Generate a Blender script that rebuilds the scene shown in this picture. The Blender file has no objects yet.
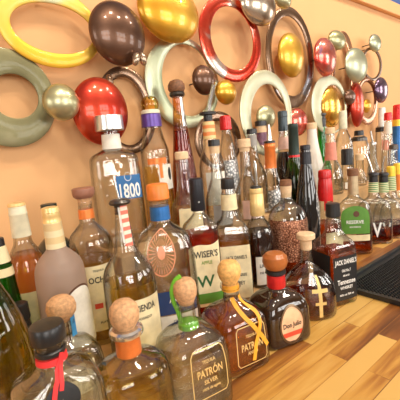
import bpy, bmesh, math, random
from mathutils import Vector, Matrix
C = bpy.context.scene.collection
S = bpy.context.scene
# ------------------------------------------------------------------ camera, world, lights, exposure
cam = bpy.data.objects.new('camera', bpy.data.cameras.new('camera')); C.objects.link(cam)
M3 = [[0.77694, 0.1661, -0.60726], [-0.62331, 0.06729, -0.77907], [-0.08854, 0.98381, 0.15582]]
cam.matrix_world = Matrix(((M3[0][0], M3[0][1], M3[0][2], 0), (M3[1][0], M3[1][1], M3[1][2], 0), (M3[2][0], M3[2][1], M3[2][2], .41), (0, 0, 0, 1)))
cam.data.sensor_width = 36; cam.data.lens = 30.6; cam.data.clip_start = .01
S.camera = cam
W = bpy.data.worlds.new('room_ambience'); S.world = W; W.use_nodes = True
bg = W.node_tree.nodes['Background']; bg.inputs[0].default_value = (1, .80, .60, 1); bg.inputs[1].default_value = .55
def area(name, loc, target, sx, sy, power, col):
    l = bpy.data.lights.new(name, 'AREA'); l.shape = 'RECTANGLE'; l.size = sx; l.size_y = sy; l.energy = power; l.color = col
    o = bpy.data.objects.new(name, l); C.objects.link(o); o.location = loc
    o.rotation_euler = (Vector(target) - Vector(loc)).to_track_quat('-Z', 'Y').to_euler()
    return o
for lx, ly in ((.0, -.75), (.55, -.35), (1.1, -.75), (1.75, -.30), (2.4, -.6)):          # ceiling spots over the bar
    area('ceiling_lamp', (lx, ly, 2.2), (lx + .05, ly + .75, .2), .16, .16, 12, (1, .89, .74))
for wx, wy, tx, n in ((-1.6, -3.0, .5, 3), (1.2, -3.3, .8, 3), (3.6, -2.6, 1.2, 2)):      # panes of the windows across the room
    for k in range(n):
        for q in range(2): area('window_and_fill_light', (wx + k * .55, wy, .55 + q * .75), (tx, .6, .3), .46, .62, 9.0, (1, .97, .93))
for wx, wy, tx in ((-2.35, -.9, .3), (4.8, -.8, 1.4)):       # tall side lights added to put vertical highlights on the glass
    for k in range(2): area('window_and_fill_light', (wx, wy + k * .6, .75), (tx, .6, .3), .42, 1.0, 8.0, (1, .97, .93))
S.view_settings.view_transform = 'Standard'; S.view_settings.look = 'None'; S.view_settings.gamma = 1
S.view_settings.use_curve_mapping = False; S.view_settings.exposure = -0.08
S.cycles.max_bounces = 20; S.cycles.transparent_max_bounces = 64; S.cycles.transmission_bounces = 16; S.cycles.glossy_bounces = 5; S.cycles.diffuse_bounces = 4
S.cycles.sample_clamp_indirect = 6; S.cycles.use_denoising = True

# ------------------------------------------------------------------ materials
MATS = {}
def newmat(name):
    m = bpy.data.materials.new(name); m.use_nodes = True; m.node_tree.nodes.clear(); MATS[name] = m
    nt = m.node_tree; o = nt.nodes.new('ShaderNodeOutputMaterial'); return m, nt, o
def N(nt, t, **k):
    n = nt.nodes.new(t)
    for a, b in k.items(): setattr(n, a, b)
    return n
def sin(n, **k):
    for a, b in k.items(): n.inputs[a.replace('_', ' ')].default_value = b
def solid(name, col, rough=.5, metal=0, coat=0, var=.12, scale=60, bump=0, sub=0, spec=.5):
    m, nt, o = newmat(name)
    p = N(nt, 'ShaderNodeBsdfPrincipled'); nt.links.new(p.outputs[0], o.inputs[0])
    sin(p, Roughness=rough, Metallic=metal); p.inputs['Coat Weight'].default_value = coat; p.inputs['Specular IOR Level'].default_value = spec
    tc = N(nt, 'ShaderNodeTexCoord'); nz = N(nt, 'ShaderNodeTexNoise'); nz.inputs['Scale'].default_value = scale; nz.inputs['Detail'].default_value = 4
    nt.links.new(tc.outputs['Object'], nz.inputs['Vector'])
    rp = N(nt, 'ShaderNodeValToRGB'); nt.links.new(nz.outputs['Fac'], rp.inputs[0])
    rp.color_ramp.elements[0].position = .3; rp.color_ramp.elements[1].position = .7
    rp.color_ramp.elements[0].color = tuple(c * (1 - var) for c in col) + (1,); rp.color_ramp.elements[1].color = tuple(min(1, c * (1 + var)) for c in col) + (1,)
    nt.links.new(rp.outputs[0], p.inputs['Base Color'])
    if bump:
        b = N(nt, 'ShaderNodeBump'); b.inputs['Strength'].default_value = bump; b.inputs['Distance'].default_value = .002
        nt.links.new(nz.outputs['Fac'], b.inputs['Height']); nt.links.new(b.outputs[0], p.inputs['Normal'])
    return m
def glass(name, tint=(.97, .98, .96), edge=(.55, .52, .45), bump=.25, scale=38, refl=.06, rough=.015):
    """bottle glass: clear through the middle, darker where the wall is seen edge-on, mirror-like at grazing angles"""
    m, nt, o = newmat(name)
    tc = N(nt, 'ShaderNodeTexCoord'); nz = N(nt, 'ShaderNodeTexNoise'); nz.inputs['Scale'].default_value = scale; nz.inputs['Detail'].default_value = 2
    nt.links.new(tc.outputs['Object'], nz.inputs['Vector'])
    b = N(nt, 'ShaderNodeBump'); b.inputs['Strength'].default_value = bump; b.inputs['Distance'].default_value = .004
    nt.links.new(nz.outputs['Fac'], b.inputs['Height'])
    lw = N(nt, 'ShaderNodeLayerWeight'); lw.inputs['Blend'].default_value = .5
    p5 = N(nt, 'ShaderNodeMath', operation='POWER'); nt.links.new(lw.outputs['Facing'], p5.inputs[0]); p5.inputs[1].default_value = 3.2
    ml = N(nt, 'ShaderNodeMath', operation='MULTIPLY_ADD'); nt.links.new(p5.outputs[0], ml.inputs[0]); ml.inputs[1].default_value = .85; ml.inputs[2].default_value = refl
    p2 = N(nt, 'ShaderNodeMath', operation='POWER'); nt.links.new(lw.outputs['Facing'], p2.inputs[0]); p2.inputs[1].default_value = 2.8
    mx = N(nt, 'ShaderNodeMix', data_type='RGBA'); nt.links.new(p2.outputs[0], mx.inputs['Factor']); mx.inputs[6].default_value = tint + (1,); mx.inputs[7].default_value = edge + (1,)
    tr = N(nt, 'ShaderNodeBsdfTransparent'); nt.links.new(mx.outputs[2], tr.inputs[0])
    gl = N(nt, 'ShaderNodeBsdfGlossy'); gl.inputs['Roughness'].default_value = rough; nt.links.new(b.outputs[0], gl.inputs['Normal'])
    ms = N(nt, 'ShaderNodeMixShader'); nt.links.new(ml.outputs[0], ms.inputs[0]); nt.links.new(tr.outputs[0], ms.inputs[1]); nt.links.new(gl.outputs[0], ms.inputs[2])
    nt.links.new(ms.outputs[0], o.inputs[0]); return m
def blend(m, col, fac):
    # part of the light goes straight through the thin wall, the rest is bent
    nt = m.node_tree; o = [n for n in nt.nodes if n.type == 'OUTPUT_MATERIAL'][0]; src = o.inputs[0].links[0].from_socket
    lw = N(nt, 'ShaderNodeLayerWeight'); lw.inputs['Blend'].default_value = .5
    p = N(nt, 'ShaderNodeMath', operation='POWER'); nt.links.new(lw.outputs['Facing'], p.inputs[0]); p.inputs[1].default_value = 2
    q = N(nt, 'ShaderNodeMath', operation='MULTIPLY_ADD'); nt.links.new(p.outputs[0], q.inputs[0]); q.inputs[1].default_value = -fac; q.inputs[2].default_value = fac
    tr = N(nt, 'ShaderNodeBsdfTransparent'); tr.inputs[0].default_value = col + (1,); mx = N(nt, 'ShaderNodeMixShader')
    nt.links.new(q.outputs[0], mx.inputs[0]); nt.links.new(src, mx.inputs[1]); nt.links.new(tr.outputs[0], mx.inputs[2]); nt.links.new(mx.outputs[0], o.inputs[0])
def liquid(name, col, ior=1.34):
    m, nt, o = newmat(name)
    p = N(nt, 'ShaderNodeBsdfPrincipled'); nt.links.new(p.outputs[0], o.inputs[0])
    sin(p, Roughness=.0, IOR=ior); p.inputs['Transmission Weight'].default_value = 1; p.inputs['Base Color'].default_value = col + (1,)
    blend(m, col, .72); return m
def metal2(name, c1, c2, c3=None, rough=.3, scale=7, lo=.4, hi=.6, metal=.8, coat=.4):
    m, nt, o = newmat(name)
    p = N(nt, 'ShaderNodeBsdfPrincipled'); nt.links.new(p.outputs[0], o.inputs[0]); sin(p, Metallic=metal, Roughness=rough); p.inputs['Coat Weight'].default_value = coat; p.inputs['Coat Roughness'].default_value = .05
    tc = N(nt, 'ShaderNodeTexCoord'); nz = N(nt, 'ShaderNodeTexNoise'); nz.inputs['Scale'].default_value = scale; nz.inputs['Detail'].default_value = 3; nz.inputs['Distortion'].default_value = .6
    nt.links.new(tc.outputs['Object'], nz.inputs['Vector'])
    rp = N(nt, 'ShaderNodeValToRGB'); nt.links.new(nz.outputs['Fac'], rp.inputs[0]); e = rp.color_ramp.elements
    e[0].position = lo; e[0].color = c1 + (1,); e[1].position = hi; e[1].color = c2 + (1,)
    if c3: x = e.new(min(.98, hi + .08)); x.color = c3 + (1,)
    nt.links.new(rp.outputs[0], p.inputs['Base Color'])
    n2 = N(nt, 'ShaderNodeTexNoise'); n2.inputs['Scale'].default_value = 160; nt.links.new(tc.outputs['Object'], n2.inputs['Vector'])
    b = N(nt, 'ShaderNodeBump'); b.inputs['Strength'].default_value = .12; b.inputs['Distance'].default_value = .001; nt.links.new(n2.outputs['Fac'], b.inputs['Height']); nt.links.new(b.outputs[0], p.inputs['Normal'])
    return m
def twotone(name, c1, c2, axis, scale, rough=.4):
    m, nt, o = newmat(name)
    p = N(nt, 'ShaderNodeBsdfPrincipled'); nt.links.new(p.outputs[0], o.inputs[0]); sin(p, Roughness=rough)
    tc = N(nt, 'ShaderNodeTexCoord'); w = N(nt, 'ShaderNodeTexWave', bands_direction=axis); w.inputs['Scale'].default_value = scale; w.inputs['Distortion'].default_value = 1.5
    nt.links.new(tc.outputs['Object'], w.inputs['Vector'])
    rp = N(nt, 'ShaderNodeValToRGB'); rp.color_ramp.interpolation = 'EASE'; nt.links.new(w.outputs['Fac'], rp.inputs[0]); e = rp.color_ramp.elements
    e[0].position = .4; e[1].position = .6; e[0].color = c1 + (1,); e[1].color = c2 + (1,)
    nt.links.new(rp.outputs[0], p.inputs['Base Color']); return m
def filigree(name, c1, c2, scale, metal=.6, rough=.3):
    m, nt, o = newmat(name)
    p = N(nt, 'ShaderNodeBsdfPrincipled'); nt.links.new(p.outputs[0], o.inputs[0]); sin(p, Roughness=rough, Metallic=metal)
    tc = N(nt, 'ShaderNodeTexCoord'); v = N(nt, 'ShaderNodeTexVoronoi', feature='DISTANCE_TO_EDGE'); v.inputs['Scale'].default_value = scale
    nt.links.new(tc.outputs['Object'], v.inputs['Vector'])
    rp = N(nt, 'ShaderNodeValToRGB'); nt.links.new(v.outputs['Distance'], rp.inputs[0]); e = rp.color_ramp.elements
    e[0].position = .08; e[1].position = .2; e[0].color = c1 + (1,); e[1].color = c2 + (1,)
    nt.links.new(rp.outputs[0], p.inputs['Base Color'])
    b = N(nt, 'ShaderNodeBump'); b.inputs['Strength'].default_value = .6; b.inputs['Distance'].default_value = .002; nt.links.new(v.outputs['Distance'], b.inputs['Height']); nt.links.new(b.outputs[0], p.inputs['Normal'])
    return m
def realglass(name, col, bump=.12, scale=45, rough=0.0):
    m, nt, o = newmat(name)
    p = N(nt, 'ShaderNodeBsdfPrincipled'); nt.links.new(p.outputs[0], o.inputs[0]); sin(p, Roughness=rough, IOR=1.47); p.inputs['Transmission Weight'].default_value = 1; p.inputs['Base Color'].default_value = col + (1,)
    tc = N(nt, 'ShaderNodeTexCoord'); nz = N(nt, 'ShaderNodeTexNoise'); nz.inputs['Scale'].default_value = scale; nz.inputs['Detail'].default_value = 1.5
    nt.links.new(tc.outputs['Object'], nz.inputs['Vector'])
    b = N(nt, 'ShaderNodeBump'); b.inputs['Strength'].default_value = bump; b.inputs['Distance'].default_value = .004
    nt.links.new(nz.outputs['Fac'], b.inputs['Height']); nt.links.new(b.outputs[0], p.inputs['Normal']); return m
glass('g_clear', (.982, .99, .978), (.08, .09, .06), .55, 22, .07, .0); HOLLOW = {'g_clear'}
glass('g_frame', (.93, .91, .84), (.6, .55, .4), .5, 90, .05, .1)
glass('g_olive', (.66, .64, .22), (.12, .13, .02)); glass('g_green', (.08, .42, .08), (.01, .08, .01)); glass('g_wine', (.16, .30, .06), (.02, .05, .01))
glass('g_amber', (.78, .47, .20), (.14, .055, .012)); glass('g_brightgreen', (.05, .62, .12), (.01, .2, .02)); glass('g_paleblue', (.80, .90, .95), (.45, .55, .6)); glass('g_amberball', (.85, .70, .30), (.25, .15, .02))
solid('g_black', (.012, .010, .009), .05, coat=.6); solid('g_blackgreen', (.010, .018, .014), .12, coat=.5); solid('g_darkbrown', (.030, .014, .006), .05, coat=.8, bump=.25, scale=30)
solid('g_white', (.80, .76, .66), .25, coat=.3, var=.05)
def frost():
    m, nt, o = newmat('g_frost')
    p = N(nt, 'ShaderNodeBsdfPrincipled'); sin(p, Roughness=.42); p.inputs['Base Color'].default_value = (.52, .39, .31, 1)
    tl = N(nt, 'ShaderNodeBsdfTranslucent'); tl.inputs[0].default_value = (.75, .58, .45, 1); tr = N(nt, 'ShaderNodeBsdfTransparent'); tr.inputs[0].default_value = (.9, .8, .72, 1)
    a = N(nt, 'ShaderNodeMixShader'); a.inputs[0].default_value = .3; b = N(nt, 'ShaderNodeMixShader'); b.inputs[0].default_value = .32
    nt.links.new(p.outputs[0], a.inputs[1]); nt.links.new(tl.outputs[0], a.inputs[2]); nt.links.new(a.outputs[0], b.inputs[1]); nt.links.new(tr.outputs[0], b.inputs[2]); nt.links.new(b.outputs[0], o.inputs[0])
frost()
liquid('l_clear', (.97, .96, .92)); liquid('l_gold', (1.0, .86, .34)); liquid('l_pale', (.99, .87, .40)); liquid('l_amber', (.88, .46, .11)); liquid('l_whiskey', (.66, .22, .05))
liquid('l_red', (.74, .13, .04)); liquid('l_honey', (.93, .62, .22)); liquid('l_rose', (.95, .60, .32)); liquid('l_olive', (.80, .78, .30)); liquid('l_winegreen', (.25, .35, .06)); solid('l_black', (.02, .006, .004), .05)
for n, c, r in [('black_plastic', (.016, .015, .015), .32), ('darkgreen_plastic', (.008, .022, .017), .35), ('orange_plastic', (.82, .22, .03), .38), ('white_plastic', (.78, .78, .74), .35),
                ('cream_foil', (.76, .72, .52), .38), ('pinkbrown', (.30, .13, .08), .4), ('wood_stopper', (.42, .13, .03), .28), ('black_paper', (.012, .012, .012), .45), ('white_paper', (.80, .76, .66), .6),
                ('cream_paper', (.82, .70, .42), .6), ('salmon_paper', (.83, .48, .27), .55), ('red_paper', (.68, .07, .03), .5), ('navy_paper', (.018, .045, .15), .45), ('blue_paper', (.015, .13, .35), .4),
                ('green_paper', (.10, .27, .03), .5), ('grey_paper', (.35, .33, .30), .5), ('pink_paper', (.78, .50, .40), .5), ('coral_paper', (.72, .25, .17), .5), ('brown_paper', (.12, .05, .025), .6),
                ('blue_strip', (.05, .30, .62), .45), ('ink_black', (.02, .02, .02), .6), ('white_ink', (.86, .85, .80), .5), ('green_ink', (.20, .33, .06), .6), ('darkgreen_ink', (.03, .12, .03), .6),
                ('red_cloth', (.80, .03, .03), .6), ('green_cloth', (.17, .50, .03), .5), ('orange_cloth', (.90, .40, .03), .5), ('white_cloth', (.82, .80, .74), .5),
                ('red_wax', (.62, .015, .015), .22), ('agave_red', (.80, .33, .18), .4)]:
    solid(n, c, r)
for n, c, r in [('gold_foil', (.86, .62, .26), .3), ('orange_foil', (.85, .23, .05), .3), ('red_foil', (.70, .03, .03), .25), ('blue_foil', (.03, .16, .45), .3), ('purple_foil', (.13, .07, .32), .32), ('yellow_foil', (.90, .62, .06), .3),
                ('black_foil', (.02, .02, .025), .28), ('bluegrey_foil', (.05, .07, .08), .3), ('green_foil', (.03, .05, .04), .35), ('bronze_foil', (.55, .42, .25), .35), ('gold_ink', (.85, .62, .24), .35)]:
    solid(n, c, r, metal=.35)
solid('silver', (.72, .70, .65), .18, metal=.9); solid('silver_brushed', (.80, .79, .76), .28, metal=.9); solid('dark_metal', (.10, .09, .08), .3, metal=.8); solid('bronze', (.16, .10, .05), .3, metal=.7)
solid('cork', (.62, .35, .17), .75, var=.25, scale=220, bump=.4); solid('cork_orange', (.82, .45, .14), .6, var=.25, scale=160, bump=.3); solid('beige_cork', (.76, .54, .32), .7, var=.12, scale=220, bump=.2); solid('brown_cork', (.20, .085, .035), .6, var=.3, scale=180, bump=.3)
twotone('redwhite_strip', (.85, .14, .08), (.86, .66, .52), 'Z', 24); twotone('greencream_paper', (.10, .28, .08), (.80, .74, .45), 'Z', 45); twotone('cream_gold', (.78, .66, .40), (.70, .52, .26), 'Z', 14)
twotone('goldorange_foil', (.85, .25, .06), (.84, .60, .26), 'Z', 17); filigree('purple_label', (.35, .16, .22), (.05, .02, .06), 190, .1)
filigree('copper_filigree', (.16, .05, .025), (.70, .34, .20), 190); filigree('silver_filigree', (.16, .16, .16), (.78, .76, .72), 120)
# the sculpture's lacquered metals
metal2('m_yellow', (.74, .42, .03), (.72, .50, .10), (.50, .50, .30), rough=.45, coat=.2, metal=.6); metal2('m_sage', (.155, .14, .062), (.21, .19, .09), (.34, .30, .17), scale=5, rough=.45, coat=.2, metal=.6)
metal2('m_palegold', (.42, .40, .20), (.55, .52, .32), rough=.34); metal2('m_red', (.42, .025, .010), (.54, .055, .02), (.60, .22, .15), rough=.34)
metal2('m_brown', (.085, .038, .02), (.15, .075, .045), rough=.34); metal2('m_darkbronze', (.17, .09, .045), (.26, .16, .10), (.30, .30, .34), rough=.25)
metal2('m_gold', (.62, .30, .02), (.74, .44, .06), (.76, .58, .22), rough=.34); metal2('m_palegreen', (.40, .44, .27), (.52, .53, .37), (.58, .56, .40), rough=.36, coat=.3)
metal2('m_redsilver', (.55, .035, .012), (.62, .08, .04), (.62, .52, .44), rough=.22, scale=9, lo=.45, hi=.56); metal2('m_pale', (.52, .50, .33), (.62, .60, .44), rough=.42, coat=.2)
metal2('m_brownsilver', (.30, .18, .10), (.62, .52, .40), rough=.22, scale=12); metal2('m_redpurple', (.66, .06, .04), (.72, .22, .16), (.40, .22, .42), rough=.22, scale=14)
metal2('m_amber', (.60, .26, .03), (.86, .52, .08), rough=.22, scale=12); metal2('m_copper', (.42, .18, .08), (.55, .28, .15), rough=.24); metal2('m_purple', (.12, .07, .12), (.26, .17, .24), rough=.2)
solid('room_paint', (.42, .40, .36), .8, var=.02); solid('floor_wood', (.22, .11, .05), .4); solid('ceiling_paint', (.8, .76, .68), .8, var=.02); solid('wall_paint', (.77, .43, .19), .75, var=.02, scale=9); solid('wall_blue', (.05, .10, .30), .7, var=.03); solid('riser_wood', (.60, .36, .16), .45, var=.25, scale=18); solid('rubber', (.012, .013, .014), .42, var=.2)
def wood():
    m, nt, o = newmat('butcher_block')
    p = N(nt, 'ShaderNodeBsdfPrincipled'); nt.links.new(p.outputs[0], o.inputs[0]); sin(p, Roughness=.38); p.inputs['Coat Weight'].default_value = .1; p.inputs['Coat Roughness'].default_value = .15
    tc = N(nt, 'ShaderNodeTexCoord')
    br = N(nt, 'ShaderNodeTexBrick'); br.offset = .37; br.squash = 1
    for k, v in {'Scale': 1, 'Mortar Size': .0007, 'Mortar Smooth': .2, 'Bias': 0, 'Brick Width': .33, 'Row Height': .037}.items(): br.inputs[k].default_value = v
    br.inputs['Color1'].default_value = (0, 0, 0, 1); br.inputs['Color2'].default_value = (1, 1, 1, 1); br.inputs['Mortar'].default_value = (.1, .1, .1, 1)
    nt.links.new(tc.outputs['Object'], br.inputs['Vector'])
    mp = N(nt, 'ShaderNodeMapping'); mp.inputs['Scale'].default_value = (5, 60, 1); nt.links.new(tc.outputs['Object'], mp.inputs[0])
    ad = N(nt, 'ShaderNodeVectorMath', operation='ADD'); nt.links.new(mp.outputs[0], ad.inputs[0])
    sc = N(nt, 'ShaderNodeVectorMath', operation='SCALE'); sc.inputs['Scale'].default_value = 13; nt.links.new(br.outputs['Color'], sc.inputs[0]); nt.links.new(sc.outputs[0], ad.inputs[1])
    nz = N(nt, 'ShaderNodeTexNoise'); nz.inputs['Scale'].default_value = 1; nz.inputs['Detail'].default_value = 5; nz.inputs['Distortion'].default_value = 1.0; nt.links.new(ad.outputs[0], nz.inputs['Vector'])
    mp2 = N(nt, 'ShaderNodeMapping'); mp2.inputs['Scale'].default_value = (2.6, 14, 1); nt.links.new(tc.outputs['Object'], mp2.inputs[0])
    ad2 = N(nt, 'ShaderNodeVectorMath', operation='ADD'); nt.links.new(mp2.outputs[0], ad2.inputs[0]); nt.links.new(sc.outputs[0], ad2.inputs[1])
    n2 = N(nt, 'ShaderNodeTexNoise'); n2.inputs['Scale'].default_value = 1; n2.inputs['Detail'].default_value = 2; nt.links.new(ad2.outputs[0], n2.inputs['Vector'])
    m1 = N(nt, 'ShaderNodeMath', operation='MULTIPLY_ADD'); nt.links.new(br.outputs['Color'], m1.inputs[0]); m1.inputs[1].default_value = .85; m1.inputs[2].default_value = -.72
    m2 = N(nt, 'ShaderNodeMath', operation='MULTIPLY_ADD'); nt.links.new(nz.outputs['Fac'], m2.inputs[0]); m2.inputs[1].default_value = .7; nt.links.new(m1.outputs[0], m2.inputs[2])
    m3 = N(nt, 'ShaderNodeMath', operation='MULTIPLY_ADD'); nt.links.new(n2.outputs['Fac'], m3.inputs[0]); m3.inputs[1].default_value = 1.25; nt.links.new(m2.outputs[0], m3.inputs[2])
    rp = N(nt, 'ShaderNodeValToRGB'); nt.links.new(m3.outputs[0], rp.inputs[0]); e = rp.color_ramp.elements
    e[0].position = .1; e[0].color = (.10, .030, .007, 1); e[1].position = .85; e[1].color = (.68, .41, .11, 1)
    x = e.new(.3); x.color = (.22, .075, .015, 1); x = e.new(.48); x.color = (.38, .155, .024, 1); x = e.new(.62); x.color = (.56, .285, .052, 1)
    nt.links.new(rp.outputs[0], p.inputs['Base Color'])
wood()

# ------------------------------------------------------------------ helpers
def link(name, verts, faces, mat, parent=None, smooth=True, angle=38):
    me = bpy.data.meshes.new(name); me.from_pydata([tuple(v) for v in verts], [], faces); me.validate()
    bm = bmesh.new(); bm.from_mesh(me); bmesh.ops.recalc_face_normals(bm, faces=bm.faces); bm.to_mesh(me); bm.free()
    me.materials.append(MATS[mat])
    if smooth:
        me.polygons.foreach_set('use_smooth', [True] * len(me.polygons)); me.set_sharp_from_angle(angle=math.radians(angle))
    o = bpy.data.objects.new(name, me); C.objects.link(o)
    if parent: o.parent = parent
    return o
def thing(name, label, cat, loc, rz=0, group=None):
    o = bpy.data.objects.new(name, None); o.empty_display_size = .02; C.objects.link(o)
    o.location = loc; o.rotation_euler = (0, 0, rz); o['label'] = label; o['category'] = cat
    if group: o['group'] = group
    return o
def tag(o, label, cat, group=None):
    o['label'] = label; o['category'] = cat
    if group: o['group'] = group
    return o
def box(x0, x1, y0, y1, z0, z1):
    v = [(x, y, z) for x in (x0, x1) for y in (y0, y1) for z in (z0, z1)]
    return v, [(0, 1, 3, 2), (4, 6, 7, 5), (0, 4, 5, 1), (2, 3, 7, 6), (0, 2, 6, 4), (1, 5, 7, 3)]
def struct(name, v, f, mat):
    o = link(name, v, f, mat, smooth=False); o['kind'] = 'structure'; return o
def bev(o, w=.003, s=2):
    m = o.modifiers.new('edge', 'BEVEL'); m.width = w; m.segments = s; m.limit_method = 'ANGLE'; return o
def rad(t, hw, hd, n):
    s, c = abs(math.sin(t)) / hw, abs(math.cos(t)) / hd
    return (s ** n + c ** n) ** (-1 / n)
def lathe(rows, seg=48, cap=True):
    """rows: (z, half width, half depth, roundness) from the top down"""
    v = []; f = []
    for z, hw, hd, n in rows:
        for i in range(seg):
            t = 2 * math.pi * i / seg; r = rad(t, max(hw, 1e-4), max(hd, 1e-4), n); v.append((r * math.sin(t), -r * math.cos(t), z))
    for k in range(len(rows) - 1):
        for i in range(seg):
            j = (i + 1) % seg; f.append((k * seg + i, k * seg + j, (k + 1) * seg + j, (k + 1) * seg + i))
    if cap: f.append(tuple(range(seg))); f.append(tuple(range((len(rows) - 1) * seg, len(rows) * seg)))
    return v, f
def smooth_rows(rows, sub=5):
    P = [rows[0]] + list(rows) + [rows[-1]]; out = []
    for i in range(1, len(P) - 2):
        a, b, c, d = P[i - 1:i + 3]
        for k in range(sub):
            t = k / sub; q = []
            for j in range(4):
                m0 = (c[j] - a[j]) / 2; m1 = (d[j] - b[j]) / 2; dl = c[j] - b[j]
                if dl == 0 or m0 * dl < 0: m0 = 0
                if dl == 0 or m1 * dl < 0: m1 = 0
                if j == 0: m0 = m1 = dl
                m0 = max(-3 * abs(dl), min(3 * abs(dl), m0)); m1 = max(-3 * abs(dl), min(3 * abs(dl), m1))
                h = (2 * t ** 3 - 3 * t * t + 1) * b[j] + (t ** 3 - 2 * t * t + t) * m0 + (3 * t * t - 2 * t ** 3) * c[j] + (t ** 3 - t * t) * m1
                q.append(h)
            out.append(tuple(q))
    out.append(tuple(rows[-1])); return out
class Skin:
    """the outer surface of a bottle: places labels, lettering and ribbons on it"""
    def __init__(s, rows): s.rows = rows; s.c = {}
    def sec(s, z):
        R = s.rows
        if z >= R[0][0]: return R[0][1:]
        for a, b in zip(R, R[1:]):
            if a[0] >= z >= b[0]:
                t = (a[0] - z) / max(1e-7, a[0] - b[0]); return tuple(a[i] + (b[i] - a[i]) * t for i in (1, 2, 3))
        return R[-1][1:]
    def at(s, sn, z, off):
        k = round(z, 4)
        if k not in s.c:
            hw, hd, n = s.sec(z); tb = []; L = 0; pv = None
            for i in range(0, 181):
                t = math.pi * i / 180; r = rad(t, hw, hd, n); p = (r * math.sin(t), -r * math.cos(t))
                if pv: L += math.hypot(p[0] - pv[0], p[1] - pv[1])
                tb.append((L, p)); pv = p
            s.c[k] = (hw, tb)
        hw, tb = s.c[k]; L = min(abs(sn) * hw, tb[-1][0] * .999); lo = 0
        hi = len(tb) - 1
        while hi - lo > 1:
            md = (lo + hi) // 2
            if tb[md][0] <= L: lo = md
            else: hi = md
        (l0, a), (l1, b) = tb[lo], tb[hi]; t = (L - l0) / max(1e-9, l1 - l0)
        x = a[0] + (b[0] - a[0]) * t; y = a[1] + (b[1] - a[1]) * t
        dx, dy = b[0] - a[0], b[1] - a[1]; d = math.hypot(dx, dy) or 1; nx, ny = dy / d, -dx / d
        if nx * x + ny * y < 0: nx, ny = -nx, -ny
        sg = -1 if sn < 0 else 1
        return (sg * (x + nx * off), y + ny * off, z)
    def hw(s, z): return s.sec(z)[0]
def patch(sk, z0, z1, s0, s1, shape, off):
    """a sheet laid on the bottle; z0 is its top"""
    v = []; f = []
    def quad_strip(A, B):
        b = len(v); v.extend(A); v.extend(B); n = len(A)
        for i in range(n - 1): f.append((b + i, b + i + 1, b + n + i + 1, b + n + i))
    if shape in ('rect', 'arch', 'wave'):
        nx, nz = 24, 10
        for k in range(nz + 1):
            for i in range(nx + 1):
                u = i / nx; w = k / nz; zt = z0
                if shape == 'arch': zt = z0 - (z0 - z1) * .28 * (1 - math.sqrt(max(0, 1 - (2 * u - 1) ** 2)))
                if shape == 'wave': zt = z0 + (z0 - z1) * .10 * (u - .5) + .004 * math.sin(6.3 * u)
                v.append(sk.at(s0 + (s1 - s0) * u, zt + (z1 - zt) * w, off))
        for k in range(nz):
            for i in range(nx): a = k * (nx + 1) + i; f.append((a, a + 1, a + nx + 2, a + nx + 1))
    elif shape == 'diamond':
        sm = (s0 + s1) / 2
        for k in range(13):
            w = k / 12; h = (1 - abs(2 * w - 1)) * .8 + .2; z = z0 + (z1 - z0) * w
            for i in range(9): v.append(sk.at(sm + (s1 - s0) / 2 * h * (i / 4 - 1), z, off))
        for k in range(12):
            for i in range(8): a = k * 9 + i; f.append((a, a + 1, a + 10, a + 9))
    else:
        cs, cz, rs, rz = (s0 + s1) / 2, (z0 + z1) / 2, (s1 - s0) / 2, abs(z0 - z1) / 2
        E = lambda r, t: sk.at(cs + rs * r * math.cos(t), cz + rz * r * math.sin(t), off)
        T = [2 * math.pi * i / 40 for i in range(41)]
        if shape == 'oval':
            for r0, r1 in ((.02, .4), (.4, .75), (.75, 1)): quad_strip([E(r0, t) for t in T], [E(r1, t) for t in T])
        elif shape == 'ovalrim': quad_strip([E(.88, t) for t in T], [E(1, t) for t in T])
        elif shape == 'rectrim':
            ns = abs(rs) * sk.hw(cz); bs = .05; bz = .05 * ns / rz
            o4 = [(cs + rs * a, cz + rz * b) for a, b in ((-1, -.82), (-.85, -1), (.85, -1), (1, -.82), (1, .82), (.85, 1), (-.85, 1), (-1, .82), (-1, -.82))]
            i4 = [(cs + rs * a, cz + rz * b) for a, b in ((-1 + bs, -.80), (-.84, -1 + bz), (.84, -1 + bz), (1 - bs, -.80), (1 - bs, .80), (.84, 1 - bz), (-.84, 1 - bz), (-1 + bs, .80), (-1 + bs, -.80))]
            def fine(L): return [(a[0] + (b[0] - a[0]) * k / 8, a[1] + (b[1] - a[1]) * k / 8) for a, b in zip(L, L[1:]) for k in range(8)] + [L[-1]]
            quad_strip([sk.at(a, b, off) for a, b in fine(o4)], [sk.at(a, b, off) for a, b in fine(i4)])
        elif shape == 'archrim':
            A = [math.pi * i / 24 for i in range(25)]; quad_strip([E(.9, t) for t in A], [E(1, t) for t in A])
        elif shape == 'fan':
            quad_strip([E(.93, t) for t in T], [E(1, t) for t in T])
            for r0, r1 in ((.02, .12), (.12, .28)): quad_strip([E(r0, t) for t in T], [E(r1, t) for t in T])
            for i in range(30):
                t = 2 * math.pi * i / 30
                for a, b, wd in ((.3, .6, .03), (.64, .9, .035)): quad_strip([E(a, t - wd * .6), E(b, t - wd)], [E(a, t + wd * .6), E(b, t + wd)])
    return v, f
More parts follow.
